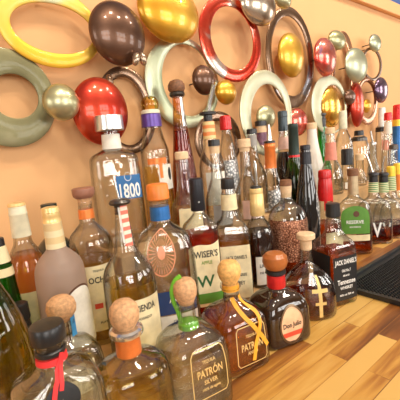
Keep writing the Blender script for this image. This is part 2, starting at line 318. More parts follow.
def lettering(sk, txt, zc, sc, width, ys, off, mat, parent, name='lettering'):
    cu = bpy.data.curves.new('t', 'FONT'); cu.body = txt; cu.resolution_u = 2; cu.offset = .02
    o = bpy.data.objects.new('t', cu); C.objects.link(o); bpy.context.view_layer.update()
    me = o.to_mesh(); V = [tuple(q.co) for q in me.vertices]; F = [tuple(p.vertices) for p in me.polygons]
    o.to_mesh_clear(); bpy.data.objects.remove(o); bpy.data.curves.remove(cu)
    if not V: return
    x0, x1 = min(q[0] for q in V), max(q[0] for q in V); y0, y1 = min(q[1] for q in V), max(q[1] for q in V)
    hw = sk.hw(zc); k = width * hw / (x1 - x0)
    P = [sk.at(sc + (q[0] - (x0 + x1) / 2) * k / hw, zc + (q[1] - (y0 + y1) / 2) * k * ys, off) for q in V]
    return link(name, P, F, mat, parent, smooth=False)
def tube(pts, r, seg=8, taper=1.0):
    v = []; f = []; P = [Vector(p) for p in pts]
    Q = []
    for i in range(len(P) - 1):
        for k in range(4):
            t = k / 4; a = P[max(0, i - 1)]; b = P[i]; c = P[i + 1]; d = P[min(len(P) - 1, i + 2)]
            Q.append(.5 * ((2 * b) + (c - a) * t + (2 * a - 5 * b + 4 * c - d) * t * t + (3 * b - a - 3 * c + d) * t ** 3))
    Q.append(P[-1])
    for i, p in enumerate(Q):
        d = (Q[min(len(Q) - 1, i + 1)] - Q[max(0, i - 1)]).normalized(); a = d.orthogonal().normalized() if i == 0 else (a - d * a.dot(d)).normalized(); b = d.cross(a)
        rr = r * (1 + (taper - 1) * i / (len(Q) - 1))
        for j in range(seg):
            t = 2 * math.pi * j / seg; v.append(p + rr * (a * math.cos(t) + b * math.sin(t)))
    for i in range(len(Q) - 1):
        for j in range(seg): k = (j + 1) % seg; f.append((i * seg + j, i * seg + k, (i + 1) * seg + k, (i + 1) * seg + j))
    f.append(tuple(range(seg))); f.append(tuple(range((len(Q) - 1) * seg, len(Q) * seg)))
    return v, f
def round_rows(rows): return [(z, w, w, 2) for z, w in rows]

# ------------------------------------------------------------------ the room
struct('wall_back', *box(-1.2, 4.5, .84, .94, -.9, 1.03), 'wall_paint')
struct('wall_upper', *box(-1.2, 4.5, .84, .94, 1.03, 2.4), 'wall_blue')
bev(struct('trim_1', *box(-1.2, 4.5, .815, .8395, 1.0, 1.058), 'wall_paint'), .004)
worktop = bev(link('bar_worktop', *box(-1.0, 4.2, -.02, .84, -.045, 0), 'butcher_block', smooth=False), .004); worktop['kind'] = 'thing'
tag(worktop, 'honey-coloured butcher block bar top running along the orange wall', 'counter')
struct('wall_front', *box(-2.6, 5.1, -3.7, -3.6, -1.0, 2.4), 'room_paint')
struct('wall_left', *box(-2.6, -2.5, -3.6, .94, -1.0, 2.4), 'room_paint')
struct('wall_right', *box(5.0, 5.1, -3.6, .94, -1.0, 2.4), 'room_paint')
struct('wall_back_side', *box(-2.5, -1.2, .84, .94, -1.0, 2.4), 'wall_paint')
struct('wall_back_end', *box(4.5, 5.0, .84, .94, -1.0, 2.4), 'wall_paint')
struct('floor', *box(-2.6, 5.1, -3.7, .94, -1.1, -1.0), 'floor_wood')
struct('ceiling', *box(-2.6, 5.1, -3.7, .94, 2.4, 2.5), 'ceiling_paint')
# stepped shelves the back rows stand on
def prism(poly, z0, z1):
    n = len(poly); v = [(x, y, z0) for x, y in poly] + [(x, y, z1) for x, y in poly]
    return v, [tuple(range(n)), tuple(range(n, 2 * n))] + [(i, (i + 1) % n, n + (i + 1) % n, n + i) for i in range(n)]
tag(bev(link('bottle_riser', *prism([(.10, .546), (.185, .546), (.185, .566), (.285, .566), (.285, .518), (1.0, .518), (1.0, .632), (.274, .632), (.274, .838), (.10, .838)], 0.0005, .0445), 'riser_wood', smooth=False), .002), 'low dark wooden step under the second row of bottles', 'riser')
tag(bev(link('bottle_riser', *box(.277, 2.4, .634, .838, .0005, .1995), 'riser_wood', smooth=False), .002), 'high dark wooden step under the back rows of bottles', 'riser')
def bar_mat():
    x0, x1, y0, y1 = .802, 1.9, .14, .474
    t = thing('bar_mat', 'black ribbed rubber bar mat on the wooden bar top at right', 'mat', (x0, y0, 0))
    v, f = [], []
    def add(b):
        k = len(v); v.extend(b[0]); f.extend([tuple(i + k for i in q) for q in b[1]])
    L, D = x1 - x0, y1 - y0
    add(box(0, L, 0, D, .0005, .006)); bev(link('base', v, f, 'rubber', t, smooth=False), .002)
    v, f = [], []
    for b in (box(0, L, 0, .012, .004, .013), box(0, L, D - .012, D, .004, .013), box(0, .012, .0121, D - .0121, .004, .013), box(L - .012, L, .0121, D - .0121, .004, .013)): add(b)
    link('rim', v, f, 'rubber', t, smooth=False)
    v, f = [], []; p = .0095
    for i in range(int((L - .03) / p)):
        for j in range(int((D - .03) / p)):
            x, y = .017 + i * p, .017 + j * p; k = len(v); a, b = .0032, .0022
            v += [(x - a, y - a, .005), (x + a, y - a, .005), (x + a, y + a, .005), (x - a, y + a, .005), (x - b, y - b, .011), (x + b, y - b, .011), (x + b, y + b, .011), (x - b, y + b, .011)]
            f += [(k + 4, k + 5, k + 6, k + 7)] + [(k + q, k + (q + 1) % 4, k + 4 + (q + 1) % 4, k + 4 + q) for q in range(4)]
    o = link('nubs', v, f, 'rubber', t, smooth=False); o['kind'] = 'stuff'
bar_mat()

# ------------------------------------------------------------------ the metal wall sculpture
DECOR = [
 ('ring', 'm_yellow', 'wide yellow gold ring', [0.2641, 0.6939, 0.1098, 0.0847], [0.2684, 0.6918, 0.0882, 0.0523], 0.035, 0),
 ('ring', 'm_sage', 'sage green flat ring at the left edge', [0.1558, 0.5429, 0.0926, 0.1002], [0.1673, 0.547, 0.0457, 0.0456], 0.03, 0),
 ('disc', 'm_palegold', 'small pale gold disc', [0.2464, 0.5288, 0.0382, 0.0385], None, 0.075, 0.022),
 ('disc', 'm_red', 'large red disc', [0.3396, 0.5105, 0.0679, 0.0779], None, 0.06, 0.028),
 ('disc', 'm_brown', 'large dark brown disc', [0.4024, 0.6877, 0.0706, 0.0727], None, 0.07, 0.028),
 ('ring', 'm_darkbronze', 'dark bronze ring behind the red disc', [0.4278, 0.5165, 0.0841, 0.111], [0.4249, 0.5148, 0.0586, 0.0858], 0.022, 0),
 ('disc', 'm_gold', 'large gold disc at the top', [0.5646, 0.7649, 0.0958, 0.0771], None, 0.06, 0.028),
 ('ring', 'm_palegreen', 'pale green ring behind the tall amber bottle', [0.6184, 0.5928, 0.1311, 0.1275], [0.6314, 0.6002, 0.0901, 0.1005], 0.026, 0),
 ('ring', 'm_redsilver', 'wide red and silver ring', [0.7988, 0.7263, 0.1319, 0.1274], [0.8023, 0.7285, 0.092, 0.0929], 0.05, 0),
 ('disc', 'm_brown', 'small dark brown disc', [0.6544, 0.594, 0.0405, 0.0411], None, 0.07, 0.02),
 ('disc', 'm_gold', 'small gold disc', [0.7321, 0.5622, 0.0408, 0.0362], None, 0.075, 0.02),
 ('ring', 'm_pale', 'bright pale ring', [0.9341, 0.4982, 0.1341, 0.1431], [0.9437, 0.4858, 0.0942, 0.1109], 0.06, 0),
 ('disc', 'm_palegold', 'small pale disc inside the pale ring', [0.9425, 0.4889, 0.0472, 0.0407], None, 0.045, 0.016),
 ('disc', 'm_brownsilver', 'brown and silver disc at the top edge', [0.9019, 0.8354, 0.0798, 0.0634], None, 0.075, 0.03),
 ('disc', 'm_palegold', 'small pale disc at the top edge', [1.0344, 0.8735, 0.0405, 0.0275], None, 0.07, 0.018),
 ('ring', 'm_darkbronze', 'large dark bronze ring', [1.1231, 0.7018, 0.1446, 0.1804], [1.1193, 0.7068, 0.1111, 0.1412], 0.03, 0),
 ('disc', 'm_gold', 'tall gold disc inside the dark ring', [1.1017, 0.707, 0.0741, 0.078], None, 0.045, 0.025),
 ('disc', 'm_redpurple', 'red and purple disc', [1.2846, 0.7096, 0.0743, 0.0726], None, 0.07, 0.025),
 ('disc', 'm_palegold', 'small pale disc above the red and purple disc', [1.3935, 0.7883, 0.0617, 0.0382], None, 0.06, 0.018),
 ('disc', 'm_palegreen', 'pale green oval disc', [1.5089, 0.6934, 0.0907, 0.0718], None, 0.08, 0.025),
 ('disc', 'm_palegreen', 'small pale disc topmost on the right', [1.7289, 0.813, 0.0556, 0.0395], None, 0.06, 0.016),
 ('ring', 'm_darkbronze', 'thin dark ring on the right', [1.7323, 0.722, 0.1016, 0.0772], [1.7309, 0.7222, 0.0812, 0.0636], 0.045, 0),
 ('ring', 'm_pale', 'pale ring around the amber disc', [1.3253, 0.5272, 0.1312, 0.1196], [1.3512, 0.5158, 0.0923, 0.0931], 0.06, 0),
 ('disc', 'm_amber', 'amber disc inside the pale ring', [1.3658, 0.5225, 0.0776, 0.0863], None, 0.042, 0.025),
 ('ring', 'm_copper', 'narrow brown ring behind the pale discs', [1.5101, 0.6606, 0.1024, 0.1878], [1.4989, 0.657, 0.0676, 0.1575], 0.025, 0),
 ('disc', 'm_brown', 'very small dark disc', [1.4694, 0.5614, 0.0424, 0.0314], None, 0.07, 0.014),
 ('disc', 'm_red', 'narrow red disc', [1.5693, 0.5301, 0.055, 0.0976], None, 0.05, 0.02),
 ('ring', 'm_copper', 'copper ring with a gold drop inside', [1.6682, 0.5486, 0.1086, 0.1102], [1.666, 0.5537, 0.074, 0.0825], 0.05, 0),
 ('disc', 'm_gold', 'tiny gold disc inside the copper ring', [1.6637, 0.5267, 0.0346, 0.0322], None, 0.05, 0.012),
 ('disc', 'm_purple', 'dark purple disc at the right end', [1.7543, 0.5978, 0.0635, 0.0603], None, 0.075, 0.02),
 ('disc', 'm_redpurple', 'copper red disc behind the green wine bottle', [1.1185, 0.4667, 0.0564, 0.0519], None, 0.05, 0.02),
 ('ring', 'm_darkbronze', 'dark ring behind the red-capped bottle', [0.7296, 0.4228, 0.0969, 0.0901], [0.73, 0.4138, 0.0676, 0.0686], 0.03, 0)
]
def sculpture():
    t = thing('wall_sculpture', 'metal wall sculpture of overlapping coloured rings and domed discs on the orange wall', 'wall art', (1, .84, .6))
    SEG = 56
    for nm, mt, lb, e, i, off, dp in DECOR:
        y = -off; v = []; f = []
        if nm == 'disc':
            cx, cz, rx, rz = e
            prof = [(1.0, .004), (1.0, 0), (.985, -.002), (.95, -.16 * dp - .002)] + [(r, -.002 - dp * (1 - r * r) ** .75) for r in (.88, .78, .66, .52, .36, .18)]
            for r, d in prof:
                for k in range(SEG):
                    a = 2 * math.pi * k / SEG; v.append((cx - 1 + rx * r * math.cos(a), y + d, cz - .6 + rz * r * math.sin(a)))
            n = len(prof)
        else:
            (ox, oz, orx, orz), (ix, iz, irx, irz) = e, i
            prof = [(0, .003), (0, -.0002), (.05, -.0012), (.3, -.0024), (.5, -.0028), (.7, -.0024), (.95, -.0012), (1, -.0002), (1, .003)]
            for r, d in prof:
                for k in range(SEG):
                    a = 2 * math.pi * k / SEG
                    v.append((ox + (ix - ox) * r - 1 + (orx + (irx - orx) * r) * math.cos(a), y + d, oz + (iz - oz) * r - .6 + (orz + (irz - orz) * r) * math.sin(a)))
            n = len(prof)
        for p in range(n - 1):
            for k in range(SEG): j = (k + 1) % SEG; f.append((p * SEG + k, p * SEG + j, (p + 1) * SEG + j, (p + 1) * SEG + k))
        if nm == 'disc': f.append(tuple(range((n - 1) * SEG, n * SEG))); f.append(tuple(range(SEG)))
        else:
            for k in range(SEG): j = (k + 1) % SEG; f.append(((n - 1) * SEG + k, (n - 1) * SEG + j, j, k))
        o = link(nm, v, f, mt, t, angle=30); o['label'] = lb
        # the stand-off that carries it on the wall
        a = math.radians(100); px, pz = (e[0], e[1]) if nm == 'disc' else ((e[0] + i[0]) / 2 + (e[2] + i[2]) / 2 * math.cos(a), (e[1] + i[1]) / 2 + (e[3] + i[3]) / 2 * math.sin(a))
        q = tube([(px - 1, 0, pz - .6), (px - 1, y * .5, pz - .6), (px - 1, y + .003, pz - .6)], .0022); link('standoff', *q, 'dark_metal', o)
    for cx, cz, mt, tilt in [(.424, .625, 'm_brownsilver', -.35), (.443, .627, 'm_brownsilver', .15), (.375, .583, 'm_darkbronze', .1)]:
        v = []; f = []
        for (sx, d) in ((1, .004), (1, 0), (.8, -.004), (.35, -.007)):
            for k in range(20):
                a = 2 * math.pi * k / 20; x = .009 * sx * math.cos(a); z = .016 * sx * math.sin(a)
                v.append((cx - 1 + x * math.cos(tilt) - z * math.sin(tilt), -.102 + d if mt == 'm_brownsilver' else -.05 + d, cz - .6 + x * math.sin(tilt) + z * math.cos(tilt)))
        for p in range(3):
            for k in range(20): j = (k + 1) % 20; f.append((p * 20 + k, p * 20 + j, (p + 1) * 20 + j, (p + 1) * 20 + k))
        f.append(tuple(range(60, 80))); f.append(tuple(range(20)))
        link('leaf_clip', v, f, mt, t, angle=60)
sculpture()

# ------------------------------------------------------------------ the bottles
# name, label, category, group, base point, turn, glass, profile (height, half width, half depth, squareness), lathed parts, liquid, labels, spouts, ribbons
BOTTLES = [
 ('wine_bottle', 'olive green sloping-shouldered bottle at the left edge of the counter', 'bottle', None, (0.0273, 0.452, 0), -0.03, 'g_olive', [[0.3172, 0.0147, 0.0147, 2], [0.2779, 0.016, 0.016, 2], [0.2509, 0.0255, 0.0255, 2.0], [0.226, 0.0333, 0.0333, 2.0], [0.194, 0.0391, 0.0391, 2], [0.1573, 0.0426, 0.0426, 2], [0.1277, 0.0437, 0.0437, 2], [0.008, 0.0437, 0.0437, 2]], [('foil_capsule', 'gold_foil', [(0.3335, 0.0134), (0.3323, 0.0157), (0.2779, 0.0172)])], (0.2297, 'l_olive'), [], [], []),
 ('tequila_bottle', 'clear squat tequila bottle with black cap and red ribbon at its neck', 'bottle', None, (0.0657, 0.35, 0), -0.065, 'g_clear', [[0.2347, 0.0125, 0.0125, 2], [0.2194, 0.0131, 0.0131, 2], [0.2095, 0.0147, 0.0147, 2], [0.2028, 0.027, 0.0234, 2.9], [0.1915, 0.0395, 0.0276, 4.0], [0.1756, 0.0443, 0.031, 4], [0.1419, 0.0455, 0.0318, 4], [0.008, 0.0455, 0.0318, 4]], [('cap', 'black_plastic', [(0.2504, 0.0119), (0.2498, 0.0154), (0.2477, 0.0166), (0.2347, 0.017), (0.2331, 0.0165)]), ('neck_ring', 'black_plastic', [(0.2249, 0.0136), (0.2238, 0.0148), (0.2205, 0.0148), (0.2194, 0.0136)])], (0.1972, 'l_clear'), [('medallion', 'black_paper', 0.2005, 0.169, -0.38, 0.38, 'oval', [])], [], [('ribbon', 'red_cloth', 'ring', [(0.2172, 0.0146), (0.2117, 0.0152)]), ('ribbon_tail', 'red_cloth', 'path', [(0.55, 0.2219), (0.38, 0.2163), (0.02, 0.2077), (-0.12, 0.1987), (-0.2, 0.1848)], 0.0045), ('ribbon_tail', 'red_cloth', 'path', [(0.6, 0.2209), (0.42, 0.2143), (0.1, 0.2042), (0, 0.1932)], 0.004)]),
 ('tequila_bottle', 'clear tequila bottle with tan ball cork and blue tax strip, behind black-capped bottle', 'bottle', None, (0.1172, 0.5, 0), -0.046, 'g_clear', [[0.1793, 0.0124, 0.0124, 2], [0.1588, 0.0125, 0.0125, 2], [0.1492, 0.0155, 0.0155, 2], [0.1395, 0.0331, 0.026, 3.43], [0.125, 0.0439, 0.0308, 4], [0.1004, 0.0472, 0.033, 4], [0.0637, 0.0484, 0.0339, 4], [0.008, 0.0484, 0.0339, 4]], [('cork_stopper', 'cork', [(0.2151, 0.0043), (0.2128, 0.013), (0.2074, 0.0188), (0.1981, 0.0211), (0.1895, 0.0197), (0.1825, 0.0146), (0.1778, 0.0117)]), ('collar', 'g_clear', [(0.1793, 0.0131), (0.1778, 0.0153), (0.173, 0.0154), (0.1714, 0.0132)])], (0.1103, 'l_clear'), [('front_label', 'white_paper', 0.1206, 0.0756, -0.55, 0.6, 'rect', [('SILVER', 'ink_black', 0.1053, 0, 0.7, 1.3)])], [], [('tax_strip', 'blue_strip', 'path', [(0.9, 0.1856), (0.9, 0.1733), (0.9, 0.1613), (0.8, 0.1536)], 0.0131)]),
 ('tequila_bottle', 'round-shouldered gold tequila bottle with silver collar and orange neck foil', 'bottle', None, (0.1648, 0.39, 0), -0.2, 'g_clear', [[0.1807, 0.0129, 0.0129, 2.0], [0.1552, 0.015, 0.015, 2.0], [0.151, 0.0215, 0.0212, 2.05], [0.1438, 0.0363, 0.0308, 2.46], [0.1322, 0.0475, 0.038, 2.6], [0.1133, 0.0504, 0.0403, 2.6], [0.0896, 0.0515, 0.0412, 2.6], [0.0379, 0.0524, 0.0419, 2.6], [0.008, 0.0524, 0.0419, 2.6]], [('cork_stopper', 'cork', [(0.2262, 0.0038), (0.2241, 0.0115), (0.218, 0.0172), (0.2084, 0.0192), (0.1988, 0.018), (0.1905, 0.0129), (0.1877, 0.011)]), ('collar_ring', 'silver', [(0.1891, 0.018), (0.187, 0.0213), (0.1835, 0.022), (0.1807, 0.0213), (0.1786, 0.0181)]), ('neck_foil', 'orange_foil', [(0.1793, 0.0142), (0.1779, 0.0155), (0.1567, 0.0166), (0.1538, 0.0163)])], (0.1395, 'l_gold'), [], [], []),
 ('tequila_bottle', 'clear square-shouldered tequila bottle with cork stopper and green ribbon', 'bottle', None, (0.2817, 0.42, 0), -0.148, 'g_clear', [[0.1704, 0.0126, 0.0126, 2], [0.1433, 0.0135, 0.0135, 2], [0.1364, 0.0175, 0.0175, 2.02], [0.1261, 0.0328, 0.0312, 3.76], [0.1105, 0.0459, 0.0422, 5.0], [0.0842, 0.0512, 0.0471, 5], [0.0521, 0.0523, 0.0482, 5], [0.008, 0.0523, 0.0482, 5]], [('cork_stopper', 'cork', [(0.2103, 0.0047), (0.2078, 0.0125), (0.202, 0.0172), (0.1921, 0.0188), (0.1821, 0.0177), (0.1737, 0.0134), (0.1687, 0.0118)]), ('collar', 'g_clear', [(0.1721, 0.0142), (0.1704, 0.0173), (0.1653, 0.0181), (0.162, 0.0158)])], (0.0965, 'l_clear'), [('front_label', 'gold_ink', 0.1116, 0.0347, -0.5, 0.7, 'rectrim', [('PATRÓN', 'gold_ink', 0.0782, 0.1, 0.85, 1.5), ('TEQUILA', 'gold_ink', 0.0927, 0.1, 0.45, 1.2), ('SILVER', 'gold_ink', 0.0616, 0.1, 0.45, 1.2), ('100% de agave', 'gold_ink', 0.0499, 0.1, 0.6, 1.2)])], [], [('ribbon', 'green_cloth', 'ring', [(0.1381, 0.0159), (0.1296, 0.0167)]), ('ribbon_band', 'green_cloth', 'vring', (0.2119, 0.1364))]),
 ('tequila_bottle', 'amber square-shouldered tequila bottle with cork stopper and orange crossed ribbon', 'bottle', None, (0.4014, 0.447, 0), -0.183, 'g_clear', [[0.1549, 0.0139, 0.0139, 2], [0.1292, 0.015, 0.015, 2], [0.1212, 0.0205, 0.0204, 2.05], [0.1092, 0.0382, 0.0359, 4.27], [0.0931, 0.0499, 0.0459, 5], [0.0645, 0.0535, 0.0492, 5], [0.0293, 0.0548, 0.0504, 5], [0.008, 0.0548, 0.0504, 5]], [('cork_stopper', 'cork_orange', [(0.1996, 0.0055), (0.1967, 0.0147), (0.188, 0.0207), (0.1783, 0.0222), (0.1667, 0.0195), (0.1588, 0.0148), (0.1529, 0.013)]), ('collar', 'g_clear', [(0.1569, 0.0158), (0.1549, 0.0186), (0.149, 0.0195), (0.1451, 0.0168)])], (0.0991, 'l_amber'), [('front_label', 'gold_ink', 0.0908, 0.0181, -0.5, 0.7, 'rectrim', [('PATRÓN', 'gold_ink', 0.0552, 0.1, 0.85, 1.5), ('TEQUILA', 'gold_ink', 0.0722, 0.1, 0.45, 1.2), ('ANEJO', 'gold_ink', 0.0396, 0.1, 0.4, 1.2)])], [], [('ribbon', 'orange_cloth', 'ring', [(0.1529, 0.0158), (0.1431, 0.0168)]), ('ribbon_tail', 'orange_cloth', 'path', [(-0.5, 0.1332), (-0.3, 0.1234), (-0.1, 0.1105), (0.2, 0.089), (0.5, 0.0646), (0.72, 0.0416)], 0.0078), ('ribbon_tail', 'orange_cloth', 'path', [(0.5, 0.1347), (0.62, 0.1234), (0.62, 0.1051), (0.5, 0.0835), (0.25, 0.0552), (0.12, 0.024)], 0.0074)]),
 ('tequila_bottle', 'dark brown square tequila bottle with round wooden stopper and oval salmon label', 'bottle', None, (0.5232, 0.44, 0), -0.261, 'g_darkbrown', [[0.1119, 0.0166, 0.0166, 2], [0.1053, 0.0208, 0.0208, 2], [0.0964, 0.0361, 0.0328, 4.44], [0.0831, 0.0482, 0.041, 5.99], [0.063, 0.0538, 0.0457, 6], [0.0221, 0.0552, 0.0469, 6], [0.008, 0.0552, 0.0469, 6]], [('wood_stopper', 'wood_stopper', [(0.1834, 0.0082), (0.1817, 0.0174), (0.1748, 0.0246), (0.1641, 0.0262), (0.1533, 0.0227), (0.1479, 0.0175)]), ('stopper_collar', 'black_plastic', [(0.149, 0.0165), (0.1468, 0.0206), (0.1403, 0.0212), (0.1371, 0.0186)]), ('neck_foil', 'red_foil', [(0.1382, 0.0171), (0.136, 0.0191), (0.1141, 0.0197), (0.1097, 0.0187)])], None, [('front_label', 'salmon_paper', 0.0822, 0.006, -0.5, 0.5, 'oval', [('Don Julio', 'ink_black', 0.0445, 0, 0.8, 1.2), ('RESERVA', 'ink_black', 0.01, 0, 0.4, 1.0)]), ('label_bar', 'red_paper', 0.0316, 0.0219, -0.42, 0.42, 'rect', []), ('label_rim', 'bronze', 0.086, 0.006, -0.55, 0.55, 'ovalrim', [])], [], []),
 ('whiskey_bottle', 'flat round whiskey flask with beige stopper and gold cross, beside black-label square bottle', 'bottle', None, (0.6424, 0.447, 0), -0.77, 'g_clear', [[0.1618, 0.0126, 0.0126, 2.0], [0.1355, 0.0138, 0.0138, 2.0], [0.1235, 0.0173, 0.0172, 2.0], [0.1138, 0.0289, 0.0263, 2.05], [0.0993, 0.0442, 0.0318, 2.16], [0.0773, 0.0573, 0.0372, 2.2], [0.0451, 0.0624, 0.0405, 2.2], [0.008, 0.0624, 0.0405, 2.2]], [('stopper', 'beige_cork', [(0.196, 0.0091), (0.1948, 0.0182), (0.1925, 0.0204), (0.1831, 0.0205), (0.1807, 0.0159), (0.1784, 0.0131), (0.157, 0.0126)])], (0.0551, 'l_whiskey'), [('gold_cross', 'gold_ink', 0.1055, 0.0093, 0.25, 0.38, 'rect', []), ('gold_cross_bar', 'gold_ink', 0.0752, 0.0662, 0.02, 0.62, 'rect', []), ('gold_cross_bar', 'gold_ink', 0.0451, 0.038, 0.12, 0.52, 'rect', [])], [], []),
 ('whiskey_bottle', 'square whiskey bottle with black cap and black front label, beside rubber mat', 'bottle', None, (0.7472, 0.44, 0), -0.312, 'g_clear', [[0.2167, 0.0146, 0.0146, 2], [0.2067, 0.0158, 0.0158, 2], [0.2017, 0.0183, 0.0183, 2], [0.1892, 0.0183, 0.0183, 2], [0.1816, 0.0194, 0.0194, 2.05], [0.169, 0.0229, 0.0229, 3.81], [0.1563, 0.0311, 0.0311, 8.61], [0.1461, 0.0363, 0.0363, 9], [0.1333, 0.0378, 0.0378, 9], [0.0498, 0.0384, 0.0384, 9], [0.008, 0.0384, 0.0384, 9]], [('cap', 'black_plastic', [(0.2464, 0.0133), (0.2449, 0.0163), (0.2217, 0.0172), (0.2154, 0.0176), (0.2129, 0.0158)])], (0.1307, 'l_whiskey'), [('front_label', 'black_paper', 0.1233, 0.0148, -0.93, 0.93, 'rect', [("JACK DANIEL'S", 'white_ink', 0.1084, 0, 1.7, 1.7), ('Old No.7', 'white_ink', 0.0885, 0, 0.7, 1.4), ('BRAND', 'white_ink', 0.0759, 0, 0.5, 1.0), ('Tennessee', 'white_ink', 0.0608, 0, 1.4, 1.4), ('WHISKEY', 'white_ink', 0.0456, 0, 1.0, 1.2), ('40% vol 750 ml', 'white_ink', 0.0277, 0, 1.1, 1.0)]), ('side_label', 'black_paper', 0.1282, 0.02, -2.85, -1.1, 'rect', [])], [], []),
 ('liquor_bottle', 'small black-capped bottle mostly hidden behind the olive bottle', 'bottle', None, (0.0759, 0.58, 0), -0.065, 'g_black', [[0.1686, 0.011, 0.011, 2], [0.155, 0.0127, 0.0127, 2], [0.1378, 0.0175, 0.0175, 2], [0.1135, 0.0192, 0.0192, 2], [0.008, 0.0192, 0.0192, 2]], [('cap', 'black_plastic', [(0.1938, 0.0102), (0.1922, 0.0125), (0.1703, 0.0134), (0.1669, 0.0126)])], None, [], [], []),
 ('wine_bottle', 'green bottle with cream neck bands at the left edge behind the olive bottle', 'bottle', None, (0.0683, 0.629, 0), -0.054, 'g_green', [[0.2829, 0.0097, 0.0097, 2], [0.2524, 0.0139, 0.0139, 2.0], [0.23, 0.0156, 0.0156, 2.0], [0.1861, 0.0192, 0.0192, 2.0], [0.132, 0.0287, 0.0287, 2], [0.008, 0.0287, 0.0287, 2]], [('cap', 'black_plastic', [(0.293, 0.0081), (0.2913, 0.0097), (0.2796, 0.0101)]), ('neck_band', 'cream_paper', [(0.2796, 0.0105), (0.2524, 0.0144)]), ('neck_band', 'cream_paper', [(0.2438, 0.0151), (0.23, 0.0165)])], None, [], [], []),
 ('wine_bottle', 'blush wine bottle with cream screw capsule at the left of the second row', 'bottle', None, (0.1132, 0.68, 0.045), -0.016, 'g_clear', [[0.244, 0.0141, 0.0141, 2], [0.2214, 0.0155, 0.0155, 2], [0.2081, 0.022, 0.022, 2.0], [0.1928, 0.0294, 0.0294, 2.0], [0.1716, 0.0342, 0.0342, 2], [0.1284, 0.0355, 0.0355, 2], [0.008, 0.0355, 0.0355, 2]], [('capsule', 'cream_foil', [(0.2939, 0.0117), (0.2921, 0.0143), (0.2866, 0.0147), (0.2861, 0.0142), (0.2765, 0.0148), (0.2756, 0.0153), (0.2728, 0.0153), (0.2719, 0.0148), (0.2328, 0.0164)]), ('gold_rim', 'gold_foil', [(0.2946, 0.0108), (0.2939, 0.0138), (0.2892, 0.0151), (0.2881, 0.0146)])], (0.2005, 'l_rose'), [('front_label', 'cream_paper', 0.137, 0.0716, -0.9, 1.5, 'rect', [('CASA', 'ink_black', 0.0988, 0.75, 0.9, 1.5)]), ('label_arch', 'black_paper', 0.1427, 0.0814, 0.05, 1.35, 'archrim', [])], [], []),
 ('vodka_bottle', 'frosted vodka bottle with gold and cream capsule and bordered label', 'bottle', None, (0.1447, 0.585, 0.045), -0.085, 'g_frost', [[0.2245, 0.0141, 0.0141, 2], [0.2193, 0.0158, 0.0158, 2], [0.2106, 0.0234, 0.0234, 2.0], [0.2001, 0.0327, 0.0327, 2.0], [0.1879, 0.0378, 0.0378, 2], [0.1719, 0.0397, 0.0397, 2], [0.0715, 0.0416, 0.0416, 2], [0.008, 0.0416, 0.0416, 2]], [('capsule', 'cream_gold', [(0.2638, 0.0148), (0.2621, 0.0145), (0.221, 0.0158)]), ('screw_cap', 'gold_foil', [(0.2893, 0.0098), (0.2881, 0.0131), (0.2806, 0.0139), (0.2798, 0.0134), (0.2739, 0.0139), (0.2732, 0.0136), (0.2646, 0.0143), (0.2638, 0.0148)])], None, [('label_border', 'brown_paper', 0.1596, 0.0503, -0.2, 1.25, 'arch', []), ('front_label', 'white_paper', 0.1562, 0.0521, -0.15, 1.2, 'arch', [])], [], []),
 ('liquor_bottle', 'black-green bottle standing behind the frosted vodka bottle', 'bottle', None, (0.185, 0.755, 0.045), -0.12, 'g_blackgreen', [[0.265, 0.0126, 0.0126, 2], [0.2062, 0.0149, 0.0149, 2], [0.193, 0.0278, 0.0278, 2.0], [0.1774, 0.0408, 0.0408, 2], [0.155, 0.0453, 0.0453, 2], [0.008, 0.0453, 0.0453, 2]], [('cap', 'darkgreen_plastic', [(0.2744, 0.0126), (0.2736, 0.0158), (0.265, 0.0161), (0.2639, 0.0141)])], None, [], [], []),
 ('tequila_bottle', 'pale gold tequila bottle with flared brown stopper and orange neck band', 'bottle', None, (0.2248, 0.65, 0.045), -0.266, 'g_clear', [[0.2845, 0.0125, 0.0125, 2], [0.239, 0.0146, 0.0146, 2], [0.229, 0.0234, 0.0234, 2.0], [0.2169, 0.0343, 0.0343, 2.0], [0.2027, 0.0398, 0.0398, 2], [0.1822, 0.0415, 0.0415, 2], [0.077, 0.0425, 0.0425, 2], [0.008, 0.0425, 0.0425, 2]], [('stopper', 'pinkbrown', [(0.3069, 0.0173), (0.305, 0.0206), (0.2963, 0.0211), (0.2904, 0.0193), (0.2865, 0.0154)]), ('stopper_plug', 'cork', [(0.2885, 0.0144), (0.2845, 0.0129), (0.2747, 0.0122)]), ('neck_band', 'orange_foil', [(0.2649, 0.0141), (0.247, 0.015)])], (0.1657, 'l_pale'), [('front_label', 'cream_paper', 0.1616, 0.0323, -0.62, 0.95, 'rect', [('OCHO', 'ink_black', 0.134, 0.1, 0.95, 1.25), ('TEQUILA', 'ink_black', 0.1518, 0.1, 0.5, 1.0), ('PLATA', 'ink_black', 0.049, 0.1, 0.4, 1.0)]), ('label_seal', 'red_paper', 0.0879, 0.0777, -0.25, 0.1, 'rect', [])], [], []),
